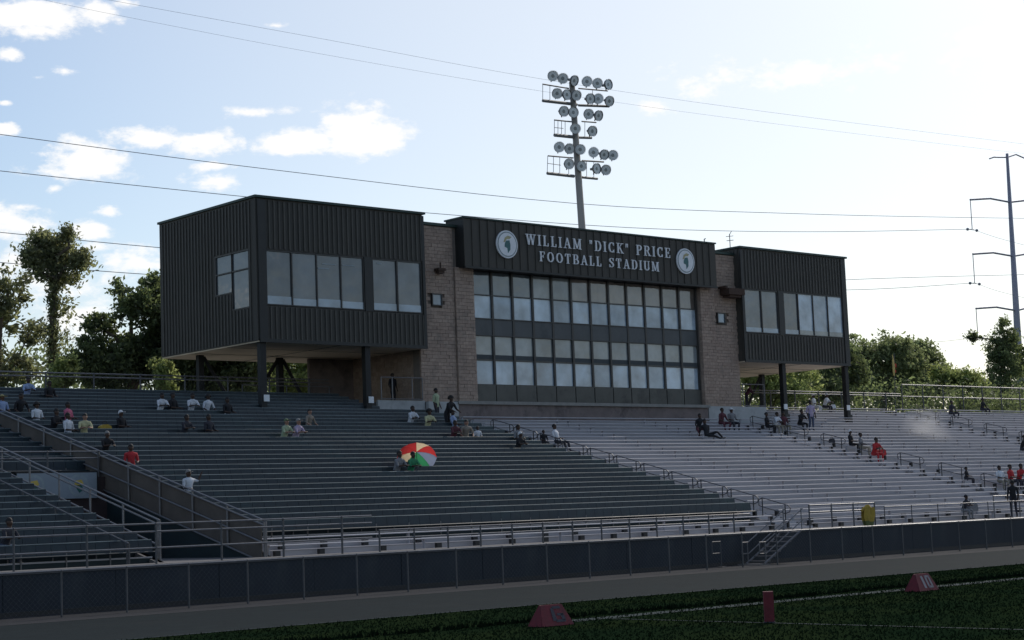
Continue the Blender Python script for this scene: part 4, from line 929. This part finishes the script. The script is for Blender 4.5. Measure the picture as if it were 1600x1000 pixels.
MB().tube((-.38, -.02, .28), (.0, -.05, .47), .07, .10).tube((.38, -.02, .28), (.0, -.05, .47), .07, .10).build('sleeves', M_YELLOW, t)
# ------------------------------------------------------------------ people
def cloth(name, c, r=.85): return mat(name, c, r, 0, .2, 9, .3, 40)
SKIN = [mat('skin_a', (.12, .06, .035), .6, 0, .1, 5), mat('skin_b', (.055, .028, .017), .6, 0, .1, 5), mat('skin_c', (.30, .17, .12), .6, 0, .1, 5)]
HAIR = mat('dark_hair', (.010, .008, .007), .7); GREYHAIR = mat('grey_hair', (.22, .21, .20), .8)
SHOE = mat('shoe', (.04, .04, .04), .6)
_pose_cache = {}
def limb(J, E, name, pts, rs, root, m):
    prev = root
    for k, (p, r) in enumerate(zip(pts, rs)):
        J.append((p, r)); E.append((prev, len(J)-1, m)); prev = len(J)-1
    return prev
def hand(J, E, w, d, m=0):
    """palm, four unequal bent fingers and a thumb leaving the side of the palm"""
    d = Vector(d).normalized(); wrist = Vector(J[w][0]); side = d.cross(Vector((0, 0, 1)))
    if side.length < .1: side = Vector((1, 0, 0))
    side.normalize(); up = side.cross(d)
    J.append((tuple(wrist+d*.055), .030)); E.append((w, len(J)-1, m)); pal = len(J)-1
    for q, ln in ((-.028, .062), (-.009, .078), (.010, .074), (.028, .056)):
        a = wrist+d*.085+side*q; J.append((tuple(a), .011)); E.append((pal, len(J)-1, m)); b_ = len(J)-1
        J.append((tuple(a+d*ln*.7-up*ln*.35), .008)); E.append((b_, len(J)-1, m))
    a = wrist+d*.04+side*.042; J.append((tuple(a+d*.03), .010)); E.append((pal, len(J)-1, m))
def pose_mesh(pose):
    if pose in _pose_cache: return _pose_cache[pose]
    J = []; E = []
    sit = pose.startswith('sit'); rec = pose == 'recline'
    lean = {'sit': .02, 'sit_lean': -.20, 'sit_back': .12, 'sit_wave': .0, 'sit_side': -.05, 'stand': 0, 'stand_bent': -.28, 'recline': .22}[pose]
    turn = .06 if pose == 'sit_side' else 0
    hz = .10 if (sit or rec) else .92
    J.append(((0, 0, hz), .145))                                      # 0 pelvis (root)
    def T(f, z, x=0): return (x+turn*f, lean*f, hz+z)
    for f, z, r in ((.3, .16, .130), (.65, .32, .150), (.95, .44, .140)): J.append((T(f, z), r)); E.append((len(J)-2, len(J)-1, 1))
    chest = len(J)-1
    J.append((T(1.0, .525), .062)); E.append((chest, len(J)-1, 0)); neck = len(J)-1
    hx = turn*1.1; J.append((T(1.05, .60), .068)); E.append((neck, len(J)-1, 0)); jaw = len(J)-1
    J.append((T(1.0, .68), .098)); E.append((jaw, len(J)-1, 0)); head = len(J)-1
    J.append((T(1.0, .755), .078)); E.append((head, len(J)-1, 0))
    hc = Vector(T(1.0, .69))
    J.append((tuple(hc+Vector((0, -.105, -.03))), .022)); E.append((head, len(J)-1, 0))      # nose
    for s in (-1, 1):
        J.append((tuple(hc+Vector((s*.10, .0, -.02))), .020)); E.append((head, len(J)-1, 0))   # ears
        sh = Vector(T(.97, .44, s*.19))
        if pose == 'sit_wave' and s == 1: pts = [sh, sh+Vector((.16, -.05, -.05)), sh+Vector((.26, -.12, .20)), ]
        elif pose in ('sit', 'sit_back', 'sit_wave'): pts = [sh, sh+Vector((s*.05, -.06, -.27)), sh+Vector((-s*.03, -.29, -.30))]
        elif pose == 'sit_lean': pts = [sh, sh+Vector((s*.06, -.14, -.22)), sh+Vector((-s*.08, -.32, -.20))]
        elif pose == 'sit_side': pts = [sh, sh+Vector((s*.10, -.05, -.26)), sh+Vector((s*.05, -.22, -.36))]
        elif pose == 'stand': pts = [sh, sh+Vector((s*.05, .02, -.28)), sh+Vector((s*.04, -.10, -.52))]
        elif pose == 'stand_bent': pts = [sh, sh+Vector((s*.06, -.12, -.25)), sh+Vector((s*.0, -.32, -.36))]
        else: pts = [sh, sh+Vector((s*.06, .10, -.26)), sh+Vector((s*.05, .22, -.42))]
        J.append((tuple(pts[0]), .072)); E.append((chest, len(J)-1, 1)); a = len(J)-1
        J.append((tuple(pts[1]), .048)); E.append((a, len(J)-1, 1)); a = len(J)-1
        J.append((tuple(pts[2]), .030)); E.append((a, len(J)-1, 0)); a = len(J)-1
        hand(J, E, a, pts[2]-pts[1])
        hip = Vector((s*.10, 0, hz-.02))
        if sit:
            sp = .05 if pose != 'sit_back' else .10
            kn = Vector((s*(.12+sp), -.44, .06)); an = Vector((s*(.11+sp*.6), -.42 if pose != 'sit_back' else -.56, -.36)); to = an+Vector((s*.03, -.16, -.05))
            if pose == 'sit_side': kn.x += .1*s; 
        elif rec: kn = Vector((s*.10+.30, -.36, .22 if s > 0 else .02)); an = Vector((s*.07+.62, -.42, -.12)); to = an+Vector((.10, -.10, .03))
        else:
            kn = Vector((s*.11, -.02 if s > 0 else -.08, .49)); an = Vector((s*.12, .03, .08)); to = an+Vector((s*.03, -.17, -.05))
        J.append((tuple(hip), .105)); E.append((0, len(J)-1, 2)); a = len(J)-1
        J.append((tuple(kn), .066)); E.append((a, len(J)-1, 2)); a = len(J)-1
        J.append((tuple((kn+an)/2), .060)); E.append((a, len(J)-1, 2)); a = len(J)-1
        J.append((tuple(an), .040)); E.append((a, len(J)-1, 2)); a = len(J)-1
        J.append((tuple(to), .038)); E.append((a, len(J)-1, 3))
    me = bpy.data.meshes.new('skeleton'); me.from_pydata([j[0] for j in J], [(a, b) for a, b, _ in E], [])
    o = bpy.data.objects.new('skeleton', me); COL.objects.link(o)
    md = o.modifiers.new('Skin', 'SKIN'); md.use_smooth_shade = True
    sv = me.skin_vertices[0].data
    for i, (_, r) in enumerate(J): sv[i].radius = (r, r); sv[i].use_root = (i == 0)
    ss = o.modifiers.new('Sub', 'SUBSURF'); ss.levels = 1
    dg = bpy.context.evaluated_depsgraph_get(); dg.update(); ev = o.evaluated_get(dg)
    nm = bpy.data.meshes.new_from_object(ev); nm.name = 'body_'+pose
    bpy.data.objects.remove(o); bpy.data.meshes.remove(me)
    nm.materials.clear()
    for m_ in (SKIN[0], SHOE, SHOE, SHOE): nm.materials.append(m_)
    A = np.array([J[a][0] for a, b, _ in E]); Bv = np.array([J[b][0] for a, b, _ in E]); mm = np.array([m for _, _, m in E]); rr = np.array([max(.01, min(J[a][1], J[b][1])) for a, b, _ in E]); D = Bv-A; dd = (D*D).sum(1)+1e-9
    mi = []
    for p in nm.polygons:
        c = np.array(p.center); t_ = np.clip(((c-A)*D).sum(1)/dd, 0, 1); dist = np.linalg.norm(A+D*t_[:, None]-c, axis=1)/(rr+.02); k = int(dist.argmin()); mi.append(int(mm[k]))
    nm.polygons.foreach_set('material_index', mi); nm.polygons.foreach_set('use_smooth', [True]*len(mi)); nm.update()
    _pose_cache[pose] = (nm, tuple(hc)); return _pose_cache[pose]
def cap_mesh(kind):
    b = MB()
    # shell over the top and back of the skull
    rx, ry, rz = (.098, .112, .118) if kind != 'afro' else (.15, .15, .15)
    n, k = 12, 6
    for a in range(k+1):
        th = math.pi*.56*a/k
        for q in range(n):
            ph = 2*math.pi*q/n; low = (.0 if math.sin(ph) > -.3 else .32)*(a/k)
            t2 = th*(1-low*.55)+ (0.18*(a/k) if math.sin(ph) > .2 else 0)
            b.v.append((rx*math.sin(t2)*math.cos(ph), .012+ry*math.sin(t2)*math.sin(ph), .015+rz*math.cos(t2)))
    for a in range(k):
        for q in range(n): b.f.append((a*n+q, (a+1)*n+q, (a+1)*n+(q+1) % n, a*n+(q+1) % n)); b.m.append(0)
    if kind == 'long':
        b.prism_y([(-.11, .02), (.11, .02), (.12, -.22), (.0, -.26), (-.12, -.22)], .05, .11)
    if kind == 'cap': b.prism_y([(-.07, .035), (.07, .035), (.06, .05), (-.06, .05)], -.20, -.06)
    if kind == 'brim': b.tube((0, 0, .03), (0, 0, .045), .22, .21, 16)
    return b.mesh('hair' if kind in ('short', 'long', 'afro') else 'hat', HAIR, True)
_cm = {k: cap_mesh(k) for k in ('short', 'long', 'afro', 'cap', 'brim')}
def person(label, px, py, pose, shirt, trousers, skin=1, top='short', topm=None, rz=0, h=0.0, P=None, sc=1.0, group=None):
    me, hc = pose_mesh(pose)
    if P is None:
        P = on_stand(px, py, h)
        i = max(0, round((P[1]-.13-Y0)/PITCH_Y)); y, z = row(i); P = np.array([P[0]*(y+.13)/P[1], y+.13, z])
        if pose.startswith('stand'): P = P+np.array([0, -.35, -.41])
    o = put('person', me, None, P, (0, 0, rz)); o.scale = (sc, sc, sc)
    for s, m_ in zip(o.material_slots, (SKIN[skin], shirt, trousers, SHOE)): s.link = 'OBJECT'; s.material = m_
    hm = _cm[top]; c = put('hair' if top in ('short', 'long', 'afro') else 'hat', hm, o, hc)
    c.material_slots[0].link = 'OBJECT'; c.material_slots[0].material = topm or HAIR
    return tag(o, label, 'person', group)
K = {n: cloth('cloth_'+n, c) for n, c in dict(white=(.60, .62, .66), blue=(.28, .36, .55), black=(.012, .012, .015), pink=(.50, .12, .20), yellow=(.50, .48, .28), red=(.42, .025, .03), grey=(.20, .20, .21), lav=(.38, .32, .45), tan=(.24, .20, .16), green=(.03, .22, .10), maroon=(.09, .025, .035), jeans=(.06, .08, .13), khaki=(.26, .23, .18), dark=(.03, .03, .04), lime=(.34, .40, .26), navy=(.03, .04, .08)).items()}
WH = cloth('hat_white', (.65, .65, .66))
PL = [
 ('person in a light blue shirt at the left edge above the sloping rail', 4, 652, 'sit', 'blue', 'dark', 0, 'brim', cloth('hat_straw', (.30, .26, .12))),
 ('person in a pale blue shirt on the top rows left of the slender tree trunk', 42, 622, 'sit_lean', 'blue', 'jeans', 1, 'short', None),
 ('person in dark brown clothes between two pale blue shirts at the upper left', 30, 652, 'sit_side', 'black', 'dark', 1, 'short', None),
 ('person in a white shirt just right of the sloping rail at the upper left', 58, 660, 'sit', 'white', 'dark', 1, 'afro', None),
 ('person all in black sitting below the slender tree trunk', 78, 625, 'sit', 'black', 'black', 1, 'short', None),
 ('person in black beside the pink shirt, close to the sloping rail', 82, 677, 'sit_lean', 'black', 'black', 1, 'short', None),
 ('person in a pink shirt at the upper left', 107, 665, 'sit', 'pink', 'dark', 1, 'short', None),
 ('person in a white shirt directly in front of the pink shirt', 107, 681, 'sit', 'white', 'jeans', 1, 'short', None),
 ('person in a pale yellow shirt leaning forward at the left', 131, 680, 'sit_lean', 'yellow', 'khaki', 2, 'short', None),
 ('person in black wearing a white cap in the left teal rows', 190, 677, 'sit', 'black', 'black', 1, 'cap', WH),
 ('grey haired person in black leaning forward right above the long sloping rail', 164, 712, 'sit_lean', 'black', 'black', 1, 'short', GREYHAIR),
 ('person in a bright red shirt near the sloping rail', 205, 729, 'sit', 'red', 'dark', 1, 'short', None),
 ('person in a white shirt and grey cap raising one hand near the rail', 295, 773, 'sit_wave', 'white', 'dark', 1, 'cap', GREYHAIR),
 ('person in an off white shirt, leftmost of the row below the press box', 250, 646, 'sit_lean', 'white', 'dark', 1, 'short', None),
 ('person in a dark shirt between two white shirts below the press box', 271, 647, 'sit', 'black', 'khaki', 1, 'short', None),
 ('person in a pale blue white shirt, third of the row below the press box', 298, 647, 'sit_lean', 'white', 'jeans', 1, 'short', None),
 ('person in a white shirt, rightmost of the four seated below the press box', 323, 647, 'sit_side', 'white', 'dark', 1, 'afro', None),
 ('person in black with a white bag sitting left of the front support post', 356, 652, 'sit', 'black', 'white', 1, 'short', None),
 ('dimly seen person in dark green two rows below the white shirts', 287, 680, 'sit_lean', 'dark', 'dark', 1, 'short', None),
 ('dimly seen person in dark clothes below the rightmost white shirt', 327, 680, 'sit', 'dark', 'black', 1, 'short', None),
 ('person in a pale green shirt and cap below the front support post', 443, 688, 'sit_lean', 'lime', 'khaki', 2, 'cap', cloth('cap_green', (.12, .16, .08))),
 ('person in a lavender shirt beside the pale green shirt', 461, 688, 'sit_lean', 'lav', 'dark', 2, 'cap', GREYHAIR),
 ('person in tan sitting sideways above the lavender shirt', 482, 671, 'sit_side', 'tan', 'dark', 2, 'short', None),
 ('person in a grey shirt left of the colourful umbrella', 619, 739, 'sit_lean', 'grey', 'dark', 1, 'short', None),
 ('person in a green shirt sitting under the colourful umbrella', 641, 741, 'sit_lean', 'green', 'dark', 1, 'short', None),
 ('person in a white shirt in front of the pale low wall', 641, 665, 'sit_lean', 'white', 'navy', 1, 'short', None),
 ('person in an off white shirt bending left of the standing dark figure', 668, 672, 'sit_lean', 'yellow', 'khaki', 1, 'afro', None),
 ('person in a pale green shirt behind the large dark standing figure', 676, 652, 'stand', 'lime', 'dark', 1, 'short', None),
 ('large person in black standing before the brick block', 692, 665, 'stand_bent', 'black', 'black', 1, 'afro', None),
 ('person in pale blue reclining right of the black figure', 712, 672, 'sit_back', 'blue', 'blue', 1, 'short', None),
 ('person in dark red below the pale blue reclining one', 708, 690, 'sit_lean', 'maroon', 'red', 1, 'short', None),
 ('person in tan trousers at the edge of the bare benches', 727, 687, 'sit_side', 'tan', 'khaki', 2, 'short', None),
 ('child in a white shirt at the top left of the bare benches', 747, 688, 'sit', 'white', 'navy', 1, 'short', None),
 ('person in a grey shirt at the top of the first aisle', 811, 692, 'sit', 'grey', 'dark', 1, 'short', None),
 ('person in dark clothes with a white cap at the top of the first aisle', 809, 707, 'sit_lean', 'black', 'khaki', 1, 'cap', WH),
 ('child in dark clothes left of the white tank top', 850, 692, 'sit', 'black', 'black', 1, 'short', None),
 ('person in a white tank top on the bare benches', 871, 691, 'sit_back', 'white', 'dark', 1, 'short', None),
 ('person in dark maroon above the reclining one on the bare benches', 1092, 670, 'sit_side', 'black', 'maroon', 1, 'short', None),
 ('person in black reclining along the bare benches with legs stretched right', 1105, 682, 'recline', 'black', 'black', 1, 'short', None),
 ('person in maroon sitting before the pale wall at the right of the central block', 1127, 661, 'sit_side', 'maroon', 'maroon', 1, 'short', None),
 ('person in a grey shirt and white brimmed hat before the pale wall', 1144, 661, 'sit', 'grey', 'dark', 1, 'brim', WH),
 ('person in black, leftmost of the three below the right press box', 1199, 668, 'sit', 'black', 'black', 1, 'short', None),
 ('person in white between two dark figures below the right press box', 1211, 668, 'sit_lean', 'white', 'khaki', 1, 'short', None),
 ('person in dark maroon by the inner post of the right press box', 1225, 669, 'sit', 'maroon', 'khaki', 1, 'short', None),
 ('person in black seated beside the standing one below the right press box', 1250, 665, 'sit_lean', 'black', 'black', 1, 'short', None),
 ('person in a lilac shirt and jeans standing below the right press box', 1261, 664, 'stand', 'lav', 'jeans', 1, 'short', None),
 ('person in white on the top row, left of two beneath the right press box', 1272, 636, 'sit', 'white', 'white', 1, 'cap', WH),
 ('person in white on the top row, right of two beneath the right press box', 1288, 636, 'sit_lean', 'white', 'dark', 1, 'cap', WH),
 ('person in black with a white cap beside the second aisle', 1330, 697, 'sit', 'black', 'black', 1, 'cap', WH),
 ('person in a pale grey shirt beside the second aisle', 1346, 698, 'sit', 'grey', 'khaki', 1, 'short', None),
 ('person in a red shirt low on the second aisle', 1366, 712, 'sit_lean', 'red', 'red', 1, 'short', None),
 ('small dark seated person lower down the second aisle', 1511, 748, 'sit', 'black', 'dark', 1, 'short', None),
 ('person in white left of the two red shirts at the right edge', 1563, 751, 'sit', 'white', 'khaki', 1, 'short', None),
 ('person in a red shirt, left of two at the right edge', 1580, 752, 'sit', 'red', 'dark', 1, 'short', None),
 ('person in a red shirt cut by the right edge', 1592, 752, 'sit_lean', 'red', 'dark', 1, 'short', None),
 ('person in black near the top row at the far right', 1535, 641, 'sit_side', 'black', 'dark', 1, 'short', None),
 ('person in dark clothes halfway up at the right edge', 1596, 703, 'sit_lean', 'black', 'dark', 1, 'short', None),
 ('person in dark grey sitting among the rails near the top right', 1486, 646, 'sit_side', 'dark', 'dark', 1, 'short', None),
]
for (lab, x, y, pose, sh, tr, sk, tp, tm) in PL:
    small = 'child' in lab or 'small dark' in lab
    person(lab, x, y, pose, K[sh], K[tr], sk, tp, tm, rz=rnd.uniform(-.5, .5), sc=.78 if small else (1.12 if 'large person' in lab else rnd.uniform(1.04, 1.14)))
# figures that do not sit on the main slope
Pm = at(12, 806, 51.2); person('dark shirted man with greying hair sitting in the foreground at the left edge', 0, 0, 'sit_lean', K['dark'], K['jeans'], 1, 'short', None, rz=.3, P=(Pm[0], row(1)[0]+.13, row(1)[1]), sc=1.08)
Pm = at(1590, 812, 49.3); person('large person in black standing on the walkway at the right edge', 0, 0, 'stand', K['black'], K['dark'], 1, 'short', None, rz=2.4, P=(Pm[0]-.1, 49.4, -1.11), sc=1.05)
Pm = at(1535, 812, 49.5); person('child in a dark hat sitting behind the rail at the foot of the bare benches', 0, 0, 'sit_lean', K['dark'], K['grey'], 1, 'brim', K['dark'], rz=.1, P=(Pm[0], row(0)[0]+.13, row(0)[1]), sc=.9)
Pm = at(617, 600, 77); person('dark figure on the platform behind the pipe cage railing', 0, 0, 'stand', K['black'], K['black'], 1, 'short', None, P=(Pm[0], 77.2, 6.2))
Pm = at(1164, 600, 77); person('person in rusty brown leaning on the right platform rail', 0, 0, 'stand_bent', K['maroon'], K['dark'], 1, 'short', None, rz=.5, P=(Pm[0]+.3, 77.2, 6.2))
# umbrella held by the person in green
U = at(651, 716, 57.0); Pg = on_stand(641, 741)
U = at(651, 711, Pg[1]+.75)
um = thing('umbrella', 'open umbrella of red, cream, green and blue panels in the teal seats', 'umbrella', U)
um.rotation_euler = (-.85, .0, -.66)
um.location = Vector([float(c) for c in U]) - Matrix.Rotation(-.66, 3, 'Z') @ Matrix.Rotation(-.85, 3, 'X') @ Vector((0, 0, .9))
MB().tube((0, 0, .0), (0, 0, 1.15), .012).build('shaft', M_STEEL, um); MB().path([(0, 0, 0), (.0, -.02, -.08), (.05, -.02, -.1)], .014).build('handle', M_BLACK, um)
def thin_cloth(name, c):
    m = bpy.data.materials.new(name); m.use_nodes = True; nt = m.node_tree; b_ = nt.nodes['Principled BSDF']; b_.inputs['Base Color'].default_value = (*c, 1); b_.inputs['Roughness'].default_value = .7
    tr = nt.nodes.new('ShaderNodeBsdfTranslucent'); tr.inputs[0].default_value = (*[min(1, v*1.3) for v in c], 1); mx = nt.nodes.new('ShaderNodeMixShader'); mx.inputs[0].default_value = .55
    nt.links.new(b_.outputs[0], mx.inputs[1]); nt.links.new(tr.outputs[0], mx.inputs[2]); nt.links.new(mx.outputs[0], nt.nodes['Material Output'].inputs[0]); return m
UC = [thin_cloth('umbrella_red', (.50, .04, .04)), thin_cloth('umbrella_cream', (.70, .55, .35)), thin_cloth('umbrella_green', (.04, .26, .11)), thin_cloth('umbrella_blue', (.20, .24, .34))]
R_ = .88
for k in range(8):
    b = MB(); a0, a1 = math.pi*2*k/8, math.pi*2*(k+1)/8; NN = 5; rows_ = []
    for j in range(NN+1):
        s = j/NN; r = R_*math.sin(s*1.15)/math.sin(1.15); z = 1.12-.44*(1-math.cos(s*1.15))/(1-math.cos(1.15)); am = (a0+a1)/2; rm = r*.965; zz = z+(.0 if j < NN else .03)
        rows_.append([(r*math.cos(a0), r*math.sin(a0), z), (rm*math.cos(am), rm*math.sin(am), zz), (r*math.cos(a1), r*math.sin(a1), z)])
    for j in range(NN):
        for c_ in range(2): b.quad(rows_[j][c_], rows_[j+1][c_], rows_[j+1][c_+1], rows_[j][c_+1])
    for j in range(NN):
        for c_ in range(0): b.quad(*[(p[0]*.995, p[1]*.995, p[2]-.006) for p in (rows_[j][c_], rows_[j][c_+1], rows_[j+1][c_+1], rows_[j+1][c_])])
    b.tube(rows_[0][0], (rows_[2][0]), .005, n=4); b.tube(rows_[2][0], rows_[5][0], .005, n=4)
    b.build('panel', UC[(3, 2, 2, 1, 0, 0, 1, 0)[k]], um)
# puff of smoke drifting over the upper right benches
sm = bpy.data.materials.new('smoke'); sm.use_nodes = True; nt = sm.node_tree; nt.nodes.remove(nt.nodes['Principled BSDF'])
pv = nt.nodes.new('ShaderNodeVolumePrincipled'); pv.inputs['Color'].default_value = (.95, .94, .95, 1); pv.inputs['Anisotropy'].default_value = .35
tcn = nt.nodes.new('ShaderNodeTexCoord'); ln = nt.nodes.new('ShaderNodeVectorMath'); ln.operation = 'LENGTH'; nt.links.new(tcn.outputs['Object'], ln.inputs[0])
nn = nt.nodes.new('ShaderNodeTexNoise'); nn.inputs['Scale'].default_value = 2.2; nn.inputs['Detail'].default_value = 3; nt.links.new(tcn.outputs['Object'], nn.inputs['Vector'])
ad = nt.nodes.new('ShaderNodeMath'); ad.operation = 'MULTIPLY_ADD'; nt.links.new(nn.outputs['Fac'], ad.inputs[0]); ad.inputs[1].default_value = .9; nt.links.new(ln.outputs['Value'], ad.inputs[2])
rg = nt.nodes.new('ShaderNodeMapRange'); rg.interpolation_type = 'SMOOTHSTEP'; rg.inputs['From Min'].default_value = 1.25; rg.inputs['From Max'].default_value = .2; rg.inputs['To Max'].default_value = .42; nt.links.new(ad.outputs[0], rg.inputs['Value'])
nt.links.new(rg.outputs[0], pv.inputs['Density']); nt.links.new(pv.outputs[0], nt.nodes['Material Output'].inputs['Volume'])
for (sx, sy, rx_, rz_, YY) in ((1446, 676, 2.5, 2.3, 69.5),):
    b = MB().ball((0, 0, 0), 1.0, n=20, k=12); o = put('smoke', b.mesh('smoke', sm, True), None, at(sx, sy, YY)); o.scale = (rx_, rx_, rz_); tag(o, 'pale smoke drifting over the upper right benches', 'smoke', kind='stuff')
SC.cycles.volume_max_steps = 48; SC.cycles.volume_step_rate = 3
# loose things on the benches
def on_row(px, py): P = on_stand(px, py); i = max(0, round((P[1]-.13-Y0)/PITCH_Y)); y, z = row(i); return np.array([P[0]*(y+.13)/P[1], y+.13, z])
def bag(label, px, py, m, s=1.0, cat='bag'):
    t = thing('bag', label, cat, on_row(px, py))
    b = MB(); pr = [(-.28, 0), (.28, 0), (.31, .10), (.26, .28), (.12, .36), (-.12, .35), (-.27, .27), (-.31, .1)]
    b.prism_y([(x*s, z*s) for x, z in pr], -.11*s, .11*s); b.build('pouch', m, t)
    MB().path([(-.12*s, 0, .34*s), (-.08*s, 0, .5*s), (.08*s, 0, .5*s), (.12*s, 0, .34*s)], .014).build('strap', M_BLACK, t)
bag('mustard yellow bag on the teal seats left of the white capped person', 164, 674, M_YELLOW)
bag('red bag lying beside the second aisle', 1378, 712, K['red'])
bag('grey bag standing at the foot of the bare benches beside the child', 1519, 805, K['grey'], 1.2)
bag('dark bag on the bench above the second aisle', 1300, 692, K['dark'], .7)
bag('pale bag on the top row beneath the right press box', 1302, 636, K['white'], .7)
litter = MB()
for k in range(70):
    x, y = rnd.uniform(10, 590), rnd.uniform(635, 740)
    P = on_row(x, y)
    if P[0] < 34: continue
    litter.box(P[0]-.05, P[0]+.05, P[1]-.08, P[1]-.02, P[2]+.002, P[2]+rnd.uniform(.02, .12))
tag(litter.build('paper_litter', K['white']), 'scraps of white paper and cups left on the teal seats', 'litter', kind='stuff')
# the camera stands EYE metres above the playing field: lift everything measured from the eye
for o in COL.objects:
    if o.parent is None and o.type in ('MESH', 'EMPTY'): o.location.z += EYE
